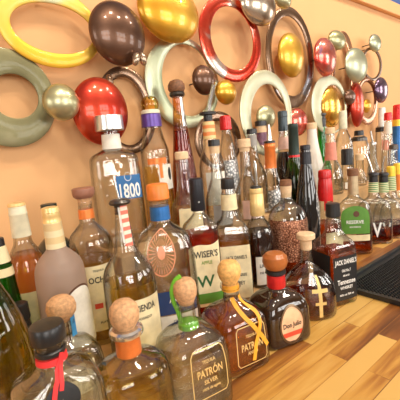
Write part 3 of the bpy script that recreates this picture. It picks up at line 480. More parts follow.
 ('tequila_bottle', 'long-necked gold tequila bottle with metal pourer and red tax strip', 'bottle', None, (0.2373, 0.52, 0), -0.214, 'g_clear', [[0.3243, 0.0087, 0.0087, 2.0], [0.2919, 0.0125, 0.0125, 2.0], [0.266, 0.016, 0.016, 2.02], [0.2467, 0.0202, 0.0202, 2.05], [0.2326, 0.0295, 0.0295, 2.14], [0.2184, 0.0388, 0.0388, 2.2], [0.2022, 0.0432, 0.0432, 2.2], [0.1768, 0.0444, 0.0444, 2.2], [0.1212, 0.045, 0.045, 2.2], [0.008, 0.045, 0.045, 2.2]], [('pourer_flange', 'dark_metal', [(0.3369, 0.0066), (0.3352, 0.0148), (0.331, 0.0182), (0.3276, 0.0165), (0.3251, 0.0099)]), ('pourer_coil', 'dark_metal', [(0.326, 0.0079), (0.3243, 0.0099), (0.3217, 0.0099), (0.3209, 0.0087), (0.3192, 0.0099), (0.3167, 0.0103), (0.3158, 0.0091), (0.3141, 0.0105), (0.3116, 0.0106), (0.3107, 0.0091)])], (0.195, 'l_gold'), [('front_label', 'cream_paper', 0.1757, 0.0882, -0.85, 1.0, 'rect', [('HACIENDA', 'ink_black', 0.1603, 0.1, 1.1, 1.6), ('REPOSADO', 'ink_black', 0.143, 0.1, 0.7, 1.0)])], [('pour_spout', 'silver', [(-0.0005, 0.0002, 0.3344), (-0.0019, 0.0009, 0.348), (-0.004, 0.0018, 0.3681), (-0.0047, 0.0022, 0.3747)], 0.0018)], [('tax_strip', 'redwhite_strip', 'path', [(0.25, 0.3253), (0.22, 0.3089), (0.2, 0.2859), (0.16, 0.2597)], 0.0124), ('tax_strip', 'white_cloth', 'path', [(-0.4, 0.3237), (-0.32, 0.3056), (-0.25, 0.2892), (-0.2, 0.2662)], 0.005)]),
 ('tequila_bottle', 'tequila bottle with orange cap, blue neck band and red agave emblem', 'bottle', None, (0.3313, 0.553, 0.045), -0.432, 'g_clear', [[0.2732, 0.0176, 0.0176, 2.0], [0.2302, 0.0187, 0.0187, 2.0], [0.2223, 0.025, 0.0248, 2.01], [0.2104, 0.0405, 0.0301, 2.32], [0.1945, 0.0513, 0.031, 2.49], [0.1703, 0.0574, 0.0345, 2.5], [0.121, 0.0601, 0.036, 2.5], [0.0685, 0.0608, 0.0365, 2.5], [0.008, 0.0608, 0.0365, 2.5]], [('cap', 'orange_plastic', [(0.3031, 0.0151), (0.3019, 0.0193), (0.2981, 0.0208), (0.2741, 0.0211), (0.2722, 0.019)]), ('neck_band', 'blue_foil', [(0.2596, 0.0184), (0.2342, 0.0194)])], (0.0897, 'l_clear'), [('agave_emblem', 'agave_red', 0.2223, 0.1321, -0.62, 0.3, 'fan', []), ('front_label', 'navy_paper', 0.1025, 0.0563, -0.55, 0.85, 'rect', [('ARTENA', 'white_ink', 0.0846, 0.3, 0.75, 1.2), ('TEQUILA', 'white_ink', 0.0684, 0.3, 0.4, 1.0)]), ('lower_label', 'white_paper', 0.0542, 0.0151, -0.55, 0.85, 'rect', [('CRISTALINO', 'ink_black', 0.042, 0.3, 0.6, 1.0)])], [], []),
 ('whiskey_bottle', 'whiskey bottle with tall black capsule and cream label lettered over a green band', 'bottle', None, (0.4313, 0.562, 0.045), -0.491, 'g_clear', [[0.2365, 0.0116, 0.0116, 2], [0.2257, 0.0133, 0.0133, 2], [0.2148, 0.022, 0.0201, 2.67], [0.2017, 0.0341, 0.0256, 4], [0.1907, 0.0368, 0.0276, 4], [0.1664, 0.0375, 0.0281, 4], [0.0289, 0.0386, 0.0289, 4], [0.008, 0.0386, 0.0289, 4]], [('capsule', 'black_foil', [(0.3004, 0.0115), (0.2987, 0.0142), (0.2857, 0.0147), (0.285, 0.0142), (0.2344, 0.0163), (0.2322, 0.0159)])], (0.1863, 'l_red'), [('front_label', 'cream_paper', 0.163, 0.0283, -0.88, 0.88, 'wave', [("WISER'S", 'ink_black', 0.1436, 0.08, 1.35, 1.35), ('APPLE', 'green_ink', 0.1251, 0.08, 0.62, 1.2), ('W', 'darkgreen_ink', 0.0845, -0.05, 1.0, 1.0)]), ('label_band', 'green_paper', 0.0577, 0.0352, -0.9, 0.9, 'rect', []), ('capsule_mark', 'white_ink', 0.6413, 0.6413, 0, 0, 'none', [('W', 'white_ink', 0.2516, 0, 0.25, 1.2)])], [], []),
 ('whiskey_bottle', 'square whiskey bottle with black cap and large cream label, beside dark gold-capsuled bottle', 'bottle', None, (0.5356, 0.578, 0.045), -0.635, 'g_clear', [[0.2634, 0.0134, 0.0134, 2], [0.2493, 0.0169, 0.0169, 2.0], [0.2111, 0.0182, 0.0182, 2.06], [0.1943, 0.0221, 0.0215, 2.9], [0.1797, 0.0327, 0.0281, 6.71], [0.1627, 0.0379, 0.0322, 7], [0.1479, 0.0392, 0.0333, 7], [0.1133, 0.04, 0.034, 7], [0.0374, 0.0406, 0.0345, 7], [0.008, 0.0406, 0.0345, 7]], [('cap', 'black_plastic', [(0.2869, 0.0127), (0.2855, 0.0153), (0.2658, 0.0163), (0.2623, 0.0158)]), ('cap_ring', 'silver', [(0.2623, 0.0151), (0.2516, 0.0156)]), ('neck_label', 'cream_paper', [(0.2493, 0.018), (0.2135, 0.0193)])], (0.143, 'l_honey'), [('front_label', 'cream_paper', 0.1333, 0.006, -0.93, 0.93, 'rect', [("JACK DANIEL'S", 'ink_black', 0.1047, 0.1, 1.2, 1.6), ('TENNESSEE', 'ink_black', 0.0636, 0.1, 1.05, 1.1), ('HONEY', 'ink_black', 0.044, 0.1, 0.8, 1.3)])], [], []),
 ('liqueur_bottle', 'dark liqueur bottle with gold capsule and steel pourer', 'bottle', None, (0.6308, 0.578, 0.045), -0.415, 'g_clear', [[0.1855, 0.0152, 0.0152, 2], [0.1725, 0.0171, 0.0171, 2], [0.1595, 0.0255, 0.0255, 2.5], [0.1437, 0.0317, 0.0317, 3], [0.1253, 0.0348, 0.0348, 3], [0.061, 0.0358, 0.0358, 3], [0.008, 0.0358, 0.0358, 3]], [('pourer_collar', 'black_plastic', [(0.2556, 0.0113), (0.2546, 0.0138), (0.2485, 0.0143)]), ('capsule', 'gold_foil', [(0.2495, 0.015), (0.2475, 0.017), (0.2394, 0.0173), (0.2384, 0.0167), (0.2343, 0.0167), (0.2333, 0.0173), (0.1829, 0.0185), (0.1803, 0.0177)])], (0.1411, 'l_black'), [('front_label', 'white_paper', 0.0824, 0.0091, -0.75, 0.55, 'rect', [('LICOR', 'ink_black', 0.0591, -0.1, 0.8, 1.2), ('DE CAFE', 'ink_black', 0.0408, -0.1, 0.8, 1.0)])], [('pour_spout', 'silver', [(0.0011, -0.0012, 0.2519), (0.0014, -0.0015, 0.2796), (0.0008, -0.0009, 0.3045), (-0.0003, 0.0004, 0.317)], 0.0035)], []),
 ('rum_bottle', 'squat round bottle with brown cork and copper filigree label', 'bottle', None, (0.7195, 0.555, 0.045), -0.548, 'g_clear', [[0.2348, 0.0137, 0.0137, 2], [0.2109, 0.0145, 0.0145, 2], [0.2002, 0.0211, 0.0211, 2.0], [0.1895, 0.0343, 0.0343, 2.0], [0.1733, 0.045, 0.045, 2.0], [0.1516, 0.0504, 0.0504, 2], [0.0966, 0.0516, 0.0516, 2], [0.008, 0.0516, 0.0516, 2]], [('cork_cap', 'brown_cork', [(0.2596, 0.0117), (0.258, 0.0151), (0.2438, 0.0157)]), ('cork_plug', 'beige_cork', [(0.2438, 0.0152), (0.2322, 0.0144), (0.2136, 0.0126)])], (0.1379, 'l_whiskey'), [('copper_label', 'copper_filigree', 0.1595, 0.0523, -1.5, 1.5, 'rect', [])], [], []),
 ('wine_bottle', 'tall near-black bottle with white diamond marking, left of red wax-topped bottle', 'bottle', None, (0.8485, 0.58, 0.045), -0.291, 'g_black', [[0.3275, 0.0137, 0.0137, 2], [0.2846, 0.0158, 0.0158, 2], [0.241, 0.0232, 0.0232, 2.0], [0.1969, 0.0292, 0.0292, 2.0], [0.1461, 0.0339, 0.0339, 2], [0.008, 0.0339, 0.0339, 2]], [('capsule', 'black_foil', [(0.3417, 0.0121), (0.34, 0.0143), (0.3303, 0.0149), (0.3292, 0.0134), (0.3218, 0.0137), (0.3207, 0.0152), (0.3161, 0.0152), (0.2875, 0.0164)])], None, [('front_label', 'silver_filigree', 0.214, 0.1101, 0.1, 0.95, 'diamond', [])], [], []),
 ('whiskey_bottle', 'whiskey bottle sealed in dripping red wax', 'bottle', None, (0.9525, 0.585, 0.045), -0.306, 'g_clear', [[0.1705, 0.0196, 0.0196, 2], [0.1322, 0.0213, 0.0213, 2], [0.1128, 0.0267, 0.0267, 2.04], [0.0868, 0.0382, 0.0382, 3], [0.0607, 0.0426, 0.0426, 3], [0.008, 0.0426, 0.0426, 3]], [('wax_seal', 'red_wax', [(0.2596, 0.0139), (0.2572, 0.0185), (0.246, 0.0201), (0.2351, 0.0202), (0.2335, 0.0189), (0.2257, 0.0202), (0.2116, 0.0218), (0.1642, 0.0235)])], (0.0934, 'l_whiskey'), [('front_label', 'cream_paper', 0.0695, 0.006, -0.8, 0.8, 'rect', [])], [], [('wax_drip', 'red_wax', 'path', [(-0.7, 0.1727), (-0.7, 0.1509), (-0.68, 0.1352)], 0.0093), ('wax_drip', 'red_wax', 'path', [(0.6, 0.1727), (0.6, 0.1509), (0.6, 0.1292)], 0.0093), ('wax_drip', 'red_wax', 'path', [(1.2, 0.1727), (1.2, 0.1478)], 0.0093)]),
 ('whiskey_bottle', 'flat-shouldered whiskey bottle with green label and brown cork, beside rubber mat', 'bottle', None, (1.0957, 0.57, 0), -0.873, 'g_clear', [[0.2437, 0.0144, 0.0144, 2], [0.2065, 0.0168, 0.0168, 2], [0.1963, 0.0202, 0.02, 2.01], [0.186, 0.0336, 0.0232, 2.48], [0.1723, 0.0459, 0.0181, 2.94], [0.1516, 0.0529, 0.019, 3], [0.1239, 0.0565, 0.0203, 3], [0.0288, 0.0572, 0.0206, 3], [0.008, 0.0572, 0.0206, 3]], [('cork_cap', 'brown_cork', [(0.2919, 0.0149), (0.2899, 0.0176), (0.2686, 0.0183)]), ('neck_wrap', 'bronze_foil', [(0.2686, 0.015), (0.2065, 0.0175)])], (0.0537, 'l_whiskey'), [('front_label', 'green_paper', 0.1689, 0.0735, -0.78, 0.82, 'arch', [('RESERVE', 'white_ink', 0.1148, 0, 0.95, 1.1), ('BOURBON', 'white_ink', 0.0977, 0, 0.6, 1.0)]), ('label_strip', 'cream_paper', 0.07, 0.0491, -0.78, 0.82, 'rect', []), ('label_crest', 'brown_paper', 0.1521, 0.1319, -0.1, 0.25, 'oval', [])], [], []),
 ('whiskey_bottle', 'flat-shouldered whiskey bottle with black pourer, directly behind the green-label bottle', 'bottle', 'flasks with pourers beside the mat', (1.2421, 0.57, 0), -0.912, 'g_clear', [[0.2237, 0.0155, 0.0155, 2], [0.1834, 0.0181, 0.0181, 2], [0.1724, 0.0218, 0.0216, 2.01], [0.1613, 0.0363, 0.0251, 2.48], [0.1465, 0.0496, 0.0196, 2.94], [0.1241, 0.0572, 0.0206, 3], [0.0942, 0.0612, 0.022, 3], [0.008, 0.0612, 0.022, 3]], [('pourer', 'black_plastic', [(0.2635, 0.0108), (0.2599, 0.0171), (0.2527, 0.018), (0.2491, 0.0144), (0.2273, 0.0152)]), ('neck_label', 'greencream_paper', [(0.2273, 0.0159), (0.1908, 0.0178)])], (0.0564, 'l_whiskey'), [('lettering', 'white_ink', 0.8323, 0.8323, 0, 0, 'none', [('V', 'white_ink', 0.0546, 0.1, 0.5, 1.6)])], [('pour_spout', 'silver', [(-0.0012, 0.0025, 0.2637), (-0.0044, 0.0096, 0.2928), (-0.0096, 0.021, 0.3295)], 0.0033)], []),
 ('whiskey_bottle', 'flat-shouldered whiskey bottle with black pourer, second behind the green-label bottle', 'bottle', 'flasks with pourers beside the mat', (1.3224, 0.57, 0), -0.931, 'g_clear', [[0.2127, 0.0162, 0.0162, 2], [0.1708, 0.0189, 0.0189, 2], [0.1593, 0.0227, 0.0225, 2.01], [0.1477, 0.0378, 0.0262, 2.48], [0.1323, 0.0517, 0.0204, 2.94], [0.1091, 0.0596, 0.0215, 3], [0.0778, 0.0637, 0.0229, 3], [0.008, 0.0637, 0.0229, 3]], [('pourer', 'black_plastic', [(0.2542, 0.0112), (0.2504, 0.0178), (0.2429, 0.0187), (0.2391, 0.015), (0.2165, 0.0158)]), ('neck_label', 'greencream_paper', [(0.2165, 0.0165), (0.1784, 0.0185)])], (0.0543, 'l_whiskey'), [('lettering', 'white_ink', 0.8464, 0.8464, 0, 0, 'none', [('V', 'white_ink', 0.0367, 0.1, 0.5, 1.6)])], [('pour_spout', 'silver', [(-0.0012, 0.0028, 0.2543), (-0.0005, 0.0012, 0.2841), (0.0021, -0.0049, 0.3134)], 0.0034)], []),
 ('whiskey_bottle', 'flat-shouldered whiskey bottle with yellow neck band at the right of the row', 'bottle', None, (1.3872, 0.57, 0), -0.945, 'g_clear', [[0.2038, 0.0167, 0.0167, 2], [0.1606, 0.0195, 0.0195, 2], [0.1487, 0.0234, 0.0232, 2.01], [0.1368, 0.0391, 0.027, 2.48], [0.1209, 0.0534, 0.0211, 2.94], [0.0969, 0.0616, 0.0222, 3], [0.0647, 0.0658, 0.0237, 3], [0.008, 0.0658, 0.0237, 3]], [('cap', 'yellow_foil', [(0.2698, 0.0115), (0.2659, 0.0154), (0.2311, 0.0166)]), ('neck_label', 'greencream_paper', [(0.2311, 0.0166), (0.1764, 0.0187)])], (0.0485, 'l_whiskey'), [], [], []),
 ('whiskey_bottle', 'flat-shouldered whiskey bottle with orange neck band at the right edge', 'bottle', None, (1.4514, 0.57, 0), -0.957, 'g_clear', [[0.195, 0.0172, 0.0172, 2], [0.1505, 0.0201, 0.0201, 2], [0.1382, 0.0241, 0.0239, 2.01], [0.126, 0.0403, 0.0278, 2.48], [0.1095, 0.055, 0.0218, 2.94], [0.0848, 0.0635, 0.0229, 3], [0.0516, 0.0678, 0.0244, 3], [0.008, 0.0678, 0.0244, 3]], [('cap', 'yellow_foil', [(0.2749, 0.0119), (0.2709, 0.0158), (0.2311, 0.0171)]), ('neck_label', 'orange_foil', [(0.2311, 0.0171), (0.1667, 0.0192)])], (0.0433, 'l_whiskey'), [], [], []),
 ('tequila_bottle', 'large clear tequila bottle with wide silver cap and blue label', 'bottle', None, (0.3383, 0.745, 0.2), -0.298, 'g_clear', [[0.2623, 0.0189, 0.0189, 2], [0.2215, 0.0213, 0.0213, 2], [0.2169, 0.0309, 0.0301, 2.36], [0.21, 0.0449, 0.0387, 3.84], [0.2008, 0.0528, 0.0449, 4], [0.1729, 0.0548, 0.0466, 4], [0.0289, 0.0569, 0.0484, 4], [0.008, 0.0569, 0.0484, 4]], [('cap', 'silver_brushed', [(0.2968, 0.0284), (0.2955, 0.0318), (0.2646, 0.0327), (0.2623, 0.0309)]), ('neck_label', 'white_paper', [(0.2545, 0.0204), (0.2215, 0.0221)])], None, [('front_label', 'blue_paper', 0.1611, 0.1074, -0.12, 0.92, 'rect', [('1800', 'white_ink', 0.1266, 0.4, 0.85, 1.7), ('TEQUILA', 'white_ink', 0.1119, 0.4, 0.4, 1.0)]), ('label_crest', 'white_ink', 0.1678, 0.1478, 0.22, 0.5, 'ovalrim', [])], [], []),
 ('tequila_bottle', 'clear bottle with purple neck band and glass ball stopper', 'bottle', None, (0.4657, 0.77, 0.2), -0.326, 'g_clear', [[0.3045, 0.0204, 0.0204, 2], [0.2668, 0.0225, 0.0225, 2], [0.249, 0.0258, 0.0258, 2], [0.2286, 0.0311, 0.0311, 2.0], [0.2081, 0.0364, 0.0364, 2], [0.1847, 0.0365, 0.0365, 2], [0.0787, 0.0385, 0.0385, 2], [0.008, 0.0385, 0.0385, 2]], [('ball_stopper', 'g_amberball', [(0.3465, 0.0076), (0.3428, 0.0165), (0.3318, 0.0229), (0.3194, 0.0229), (0.3107, 0.0191)]), ('stopper_cork', 'cork', [(0.3367, 0.0114), (0.3119, 0.0127)]), ('collar', 'cream_foil', [(0.3119, 0.0204), (0.3094, 0.0242), (0.302, 0.0243)]), ('neck_band', 'purple_foil', [(0.3007, 0.0248), (0.2693, 0.0262)])], (0.1691, 'l_pale'), [('label_strip', 'orange_foil', 0.19, 0.175, -0.8, 0.6, 'rect', []), ('front_label', 'white_paper', 0.1725, 0.109, -0.1, 1.2, 'rect', []), ('label_emblem', 'ink_black', 0.1649, 0.132, 0.6, 0.95, 'oval', []), ('label_ribbon', 'orange_foil', 0.175, 0.1396, -0.02, 0.2, 'rect', [])], [], []),
 ('tequila_bottle', 'very tall tapering amber bottle with dark knobbed stopper', 'bottle', None, (0.5437, 0.755, 0.2), -0.312, 'g_amber', [[0.3455, 0.0139, 0.0139, 2], [0.3095, 0.0153, 0.0153, 2], [0.2572, 0.0201, 0.0201, 2.0], [0.204, 0.0257, 0.0257, 2.0], [0.1361, 0.0328, 0.0328, 2.0], [0.0241, 0.039, 0.039, 2], [0.008, 0.039, 0.039, 2]], [('knob_stopper', 'brown_cork', [(0.3862, 0.0092), (0.3824, 0.017), (0.3735, 0.0223), (0.3634, 0.0226), (0.3557, 0.0184)]), ('stopper_collar', 'dark_metal', [(0.3557, 0.0158), (0.3532, 0.0198), (0.3481, 0.0206), (0.343, 0.0172)])], (0.2546, 'l_whiskey'), [('tax_strip', 'silver', 0.3407, 0.2661, 0.15, 0.75, 'rect', [])], [], []),
 ('tequila_bottle', 'clear long-necked bottle with pale cork, in front of the tall amber bottle', 'bottle', None, (0.475, 0.665, 0.2), -0.31, 'g_clear', [[0.1908, 0.0137, 0.0137, 2], [0.1765, 0.0155, 0.0155, 2], [0.1211, 0.0175, 0.0175, 2.0], [0.0942, 0.0243, 0.0243, 2.0], [0.0744, 0.0365, 0.0365, 2], [0.0545, 0.0391, 0.0391, 2], [0.0218, 0.0406, 0.0406, 2], [0.008, 0.0406, 0.0406, 2]], [('cork_stopper', 'beige_cork', [(0.2014, 0.0131), (0.1991, 0.0162), (0.1849, 0.0167), (0.1825, 0.0143)])], (0.0695, 'l_pale'), [('front_label', 'cream_paper', 0.0697, 0.0125, -0.8, 0.8, 'rect', [])], [], []),
 ('liquor_bottle', 'clear bottle with gold and orange neck label and leaning steel spout', 'bottle', None, (0.6054, 0.71, 0.2), -0.424, 'g_clear', [[0.2717, 0.0147, 0.0147, 2], [0.224, 0.0169, 0.0169, 2], [0.2025, 0.0203, 0.0203, 2.0], [0.1782, 0.0299, 0.0299, 2.0], [0.1537, 0.0355, 0.0355, 2], [0.0592, 0.0361, 0.0361, 2], [0.008, 0.0361, 0.0361, 2]], [('pourer_flange', 'black_plastic', [(0.2989, 0.016), (0.2968, 0.022), (0.2906, 0.0227), (0.289, 0.012), (0.273, 0.0121)]), ('neck_label', 'goldorange_foil', [(0.2727, 0.0161), (0.2267, 0.0176)])], None, [('front_label', 'white_paper', 0.1391, 0.0504, -0.8, 0.8, 'rect', [])], [('pour_spout', 'silver', [(0.0018, -0.0016, 0.295), (0.0069, -0.0058, 0.3255), (0.0148, -0.0126, 0.3553), (0.0174, -0.0149, 0.3652)], 0.0059)], []),
 ('liquor_bottle', 'slim clear bottle with black cap over pale cork, left of red-capped bottle', 'bottle', None, (0.5668, 0.65, 0.2), -0.359, 'g_clear', [[0.1923, 0.0119, 0.0119, 2], [0.1597, 0.0126, 0.0126, 2], [0.1266, 0.0152, 0.0152, 2.0], [0.101, 0.0242, 0.0242, 2.0], [0.075, 0.032, 0.032, 2], [0.0304, 0.0336, 0.0336, 2], [0.008, 0.0336, 0.0336, 2]], [('cap', 'black_plastic', [(0.2231, 0.0125), (0.2221, 0.015), (0.2072, 0.0153)]), ('cork_plug', 'beige_cork', [(0.2072, 0.0128), (0.1886, 0.0126)])], None, [('front_label', 'grey_paper', 0.0613, 0.0105, -0.8, 0.8, 'rect', [])], [], []),
 ('liquor_bottle', 'clear slender bottle with bright red cap', 'bottle', None, (0.7001, 0.745, 0.2), -0.377, 'g_clear', [[0.2529, 0.0125, 0.0125, 2], [0.2355, 0.0141, 0.0141, 2], [0.2151, 0.0185, 0.0185, 2.0], [0.1916, 0.023, 0.023, 2.0], [0.1679, 0.0268, 0.0268, 2], [0.1171, 0.03, 0.03, 2], [0.0408, 0.0304, 0.0304, 2], [0.008, 0.0304, 0.0304, 2]], [('cap', 'red_foil', [(0.2908, 0.0131), (0.2885, 0.0161), (0.2517, 0.0176), (0.25, 0.0162)])], None, [('front_label', 'silver_filigree', 0.1623, 0.0596, -0.9, 0.9, 'rect', [])], [], []),
 ('liquor_bottle', 'clear bottle with wide tan cork, between black-capped bottles', 'bottle', None, (0.6739, 0.65, 0.2), -0.402, 'g_clear', [[0.1891, 0.013, 0.013, 2], [0.1486, 0.015, 0.015, 2], [0.1185, 0.0171, 0.0171, 2.0], [0.0909, 0.0275, 0.0275, 2.0], [0.0658, 0.0372, 0.0372, 2], [0.008, 0.0372, 0.0372, 2]], [('cork_stopper', 'beige_cork', [(0.219, 0.0148), (0.2174, 0.0172), (0.1972, 0.0175), (0.1956, 0.014), (0.1851, 0.0135)])], None, [('front_label', 'pink_paper', 0.0566, 0.006, -0.8, 0.8, 'rect', [])], [], []),
 ('liquor_bottle', 'clear bottle with short black cap, left of purple-necked bottle', 'bottle', None, (0.8102, 0.745, 0.2), -0.414, 'g_clear', [[0.2331, 0.0134, 0.0134, 2], [0.1926, 0.0142, 0.0142, 2], [0.1579, 0.0175, 0.0175, 2.0], [0.1261, 0.0287, 0.0287, 2.0], [0.094, 0.0385, 0.0385, 2], [0.0222, 0.0405, 0.0405, 2], [0.008, 0.0405, 0.0405, 2]], [('cap', 'black_plastic', [(0.2492, 0.0141), (0.2474, 0.0163), (0.2331, 0.0167)]), ('neck_label', 'grey_paper', [(0.23, 0.0142), (0.1957, 0.0149)])], None, [], [], []),
 ('liquor_bottle', 'bottle with black cap over purple neck label', 'bottle', None, (0.9006, 0.785, 0.2), -0.427, 'g_clear', [[0.2589, 0.0169, 0.0169, 2], [0.1951, 0.0181, 0.0181, 2], [0.1611, 0.024, 0.024, 2.0], [0.1303, 0.0327, 0.0327, 2.0], [0.0922, 0.0372, 0.0372, 2], [0.008, 0.0372, 0.0372, 2]], [('cap', 'black_plastic', [(0.2761, 0.0169), (0.2741, 0.0199), (0.2589, 0.0203)]), ('neck_band', 'beige_cork', [(0.2589, 0.0176), (0.2372, 0.0183)]), ('neck_label', 'purple_label', [(0.2372, 0.0187), (0.1951, 0.0198)])], None, [], [], []),
 ('liquor_bottle', 'bottle with bright orange neck capsule and silver cone spout', 'bottle', None, (0.7844, 0.655, 0.2), -0.438, 'g_clear', [[0.1809, 0.0146, 0.0146, 2], [0.1284, 0.0162, 0.0162, 2], [0.1047, 0.0207, 0.0207, 2.0], [0.0749, 0.0296, 0.0296, 2.0], [0.0388, 0.0343, 0.0343, 2], [0.008, 0.0343, 0.0343, 2]], [('pourer_collar', 'black_plastic', [(0.208, 0.0131), (0.2063, 0.016), (0.2011, 0.0163)]), ('capsule', 'orange_foil', [(0.2011, 0.0145), (0.1982, 0.0157), (0.1867, 0.016), (0.1855, 0.0154), (0.1284, 0.017)]), ('spout', 'silver', [(0.2539, 0.0035), (0.2383, 0.0052), (0.2212, 0.007), (0.2074, 0.0081)])], None, [('front_label', 'silver_filigree', 0.0662, 0.006, -0.8, 0.8, 'rect', [])], [], []),
 ('whiskey_bottle', 'tall bottle with black capsule and pink-orange neck label', 'bottle', None, (0.9612, 0.74, 0.2), -0.457, 'g_clear', [[0.2456, 0.0149, 0.0149, 2], [0.1884, 0.018, 0.018, 2], [0.1372, 0.0293, 0.0293, 2.0], [0.0957, 0.0346, 0.0346, 2], [0.008, 0.0346, 0.0346, 2]], [('capsule', 'bluegrey_foil', [(0.302, 0.0135), (0.2994, 0.0162), (0.2822, 0.0166), (0.2809, 0.0155), (0.2356, 0.0167)]), ('neck_label', 'pink_paper', [(0.2155, 0.017), (0.1748, 0.0216)])], (0.1646, 'l_black'), [], [], []),
 ('wine_bottle', 'green wine bottle with dark foil capsule and red ring at its neck', 'bottle', None, (0.9264, 0.675, 0.2), -0.471, 'g_wine', [[0.171, 0.0161, 0.0161, 2], [0.1454, 0.0178, 0.0178, 2], [0.1195, 0.0227, 0.0227, 2.0], [0.0869, 0.0309, 0.0309, 2.0], [0.0474, 0.036, 0.036, 2], [0.008, 0.036, 0.036, 2]], [('capsule', 'green_foil', [(0.2544, 0.0127), (0.2519, 0.0156), (0.2375, 0.0159), (0.2363, 0.0153), (0.155, 0.0174)]), ('red_ring', 'red_foil', [(0.155, 0.0177), (0.1486, 0.0184)])], (0.0738, 'l_winegreen'), [], [], []),
 ('liquor_bottle', 'white frosted bottle with pale cork and flaring neck', 'bottle', None, (1.1519, 0.755, 0.2), -0.495, 'g_white', [[0.2363, 0.017, 0.017, 2], [0.2065, 0.0189, 0.0189, 2], [0.1651, 0.0248, 0.0248, 2.0], [0.1272, 0.0325, 0.0325, 2.0], [0.0889, 0.0384, 0.0384, 2], [0.008, 0.0384, 0.0384, 2]], [('cork_stopper', 'beige_cork', [(0.2593, 0.0162), (0.2563, 0.0188), (0.2363, 0.0193)])], None, [], [], []),
 ('liquor_bottle', 'bright green bottle with black pourer, beside the white frosted bottle', 'bottle', None, (1.2739, 0.79, 0.2), -0.508, 'g_brightgreen', [[0.2429, 0.0142, 0.0142, 2], [0.1703, 0.0176, 0.0176, 2], [0.1171, 0.0248, 0.0248, 2.0], [0.0758, 0.0352, 0.0352, 2], [0.008, 0.0352, 0.0352, 2]], [('pourer', 'black_plastic', [(0.2986, 0.0121), (0.2962, 0.019), (0.2891, 0.0194), (0.2867, 0.0142), (0.2772, 0.0154), (0.2748, 0.0178), (0.2429, 0.0175)])], None, [], [('pour_spout', 'silver', [(-0.0001, 0.0002, 0.2946), (-0.0016, 0.0026, 0.3226), (-0.0022, 0.0036, 0.3463)], 0.0033)], []),
 ('liquor_bottle', 'clear bottle with pale cork and coral red neck label', 'bottle', None, (1.1174, 0.66, 0.2), -0.519, 'g_clear', [[0.2184, 0.014, 0.014, 2], [0.1733, 0.0169, 0.0169, 2], [0.1205, 0.0204, 0.0204, 2.0], [0.0921, 0.0321, 0.0321, 2.0], [0.0562, 0.0394, 0.0394, 2], [0.008, 0.0394, 0.0394, 2]], [('cork_stopper', 'beige_cork', [(0.2336, 0.014), (0.2308, 0.0164), (0.2129, 0.0168)]), ('neck_label', 'coral_paper', [(0.1816, 0.0173), (0.1205, 0.0213)])], None, [], [], []),
 ('liquor_bottle', 'clear sculpted bottle with tall cream cap', 'bottle', None, (1.3326, 0.73, 0.2), -0.535, 'g_clear', [[0.231, 0.0142, 0.0142, 2], [0.215, 0.0182, 0.0182, 2.0], [0.195, 0.0264, 0.0264, 2.0], [0.1629, 0.0346, 0.0346, 2.0], [0.1019, 0.039, 0.039, 2], [0.008, 0.039, 0.039, 2]], [('cap', 'cream_foil', [(0.2988, 0.0128), (0.2965, 0.0152), (0.231, 0.0162), (0.227, 0.015)])], None, [], [], []),
 ('whiskey_bottle', 'clear bottle with broad black cap behind the green-label bottle', 'bottle', None, (1.2283, 0.66, 0.2), -0.539, 'g_clear', [[0.0988, 0.0188, 0.0188, 2], [0.0724, 0.0207, 0.0207, 2], [0.0459, 0.0305, 0.0305, 3.15], [0.008, 0.0305, 0.0305, 3.15]], [('cap', 'black_plastic', [(0.1517, 0.0168), (0.1495, 0.0202), (0.1361, 0.0206), (0.135, 0.0198), (0.0928, 0.0211)])], None, [('front_label', 'white_paper', 0.0296, 0.006, -0.85, 0.85, 'rect', [])], [], []),
 ('liquor_bottle', 'wide clear jar-shaped bottle with black stopper', 'bottle', None, (1.4815, 0.74, 0.2), -0.554, 'g_clear', [[0.1922, 0.0217, 0.0217, 2], [0.1707, 0.0327, 0.0327, 2.0], [0.1448, 0.0415, 0.0415, 2], [0.088, 0.044, 0.044, 2], [0.008, 0.044, 0.044, 2]], [('stopper', 'black_plastic', [(0.2162, 0.0152), (0.2136, 0.0191), (0.1939, 0.02)]), ('neck_band', 'dark_metal', [(0.1896, 0.0239), (0.1836, 0.0327), (0.1707, 0.034)])], None, [], [], []),
 ('liquor_bottle', 'clear bottle with short tan cork in front of the jar-shaped bottle', 'bottle', None, (1.3326, 0.665, 0.2), -0.554, 'g_clear', [[0.1082, 0.0146, 0.0146, 2], [0.0527, 0.0167, 0.0167, 2], [0.0126, 0.026, 0.026, 2.0], [0.008, 0.026, 0.026, 2.0]], [('cork_stopper', 'beige_cork', [(0.1255, 0.0138), (0.1223, 0.0166), (0.1003, 0.0166)])], None, [], [], []),
 ('gin_bottle', 'pale blue necked bottle with thin white spout', 'bottle', None, (1.4367, 0.66, 0.2), -0.57, 'g_paleblue', [[0.1599, 0.0111, 0.0111, 2], [0.0903, 0.0136, 0.0136, 2], [0.0489, 0.0228, 0.0228, 2.0], [0.008, 0.0228, 0.0228, 2.0]], [('pourer_collar', 'silver', [(0.1648, 0.0102), (0.1623, 0.0131), (0.1534, 0.0131)])], None, [], [('pour_spout', 'silver', [(0.0001, -0.0002, 0.1599), (-0.002, 0.0042, 0.1846), (-0.0034, 0.0074, 0.2092)], 0.0033)], []),
 ('vodka_bottle', 'clear bottle with tall white capsule and black band', 'bottle', None, (1.8194, 0.79, 0.2), -0.581, 'g_clear', [[0.2287, 0.0227, 0.0227, 2], [0.1939, 0.0294, 0.0294, 2], [0.1083, 0.0317, 0.0317, 2], [0.008, 0.0317, 0.0317, 2]], [('capsule', 'white_plastic', [(0.3193, 0.0135), (0.3154, 0.016), (0.2238, 0.0177)]), ('neck_band', 'black_plastic', [(0.2238, 0.0278), (0.2218, 0.0298), (0.2009, 0.0304)])], None, [('front_label', 'coral_paper', 0.158, 0.1084, -0.6, 0.6, 'rect', [])], [], []),
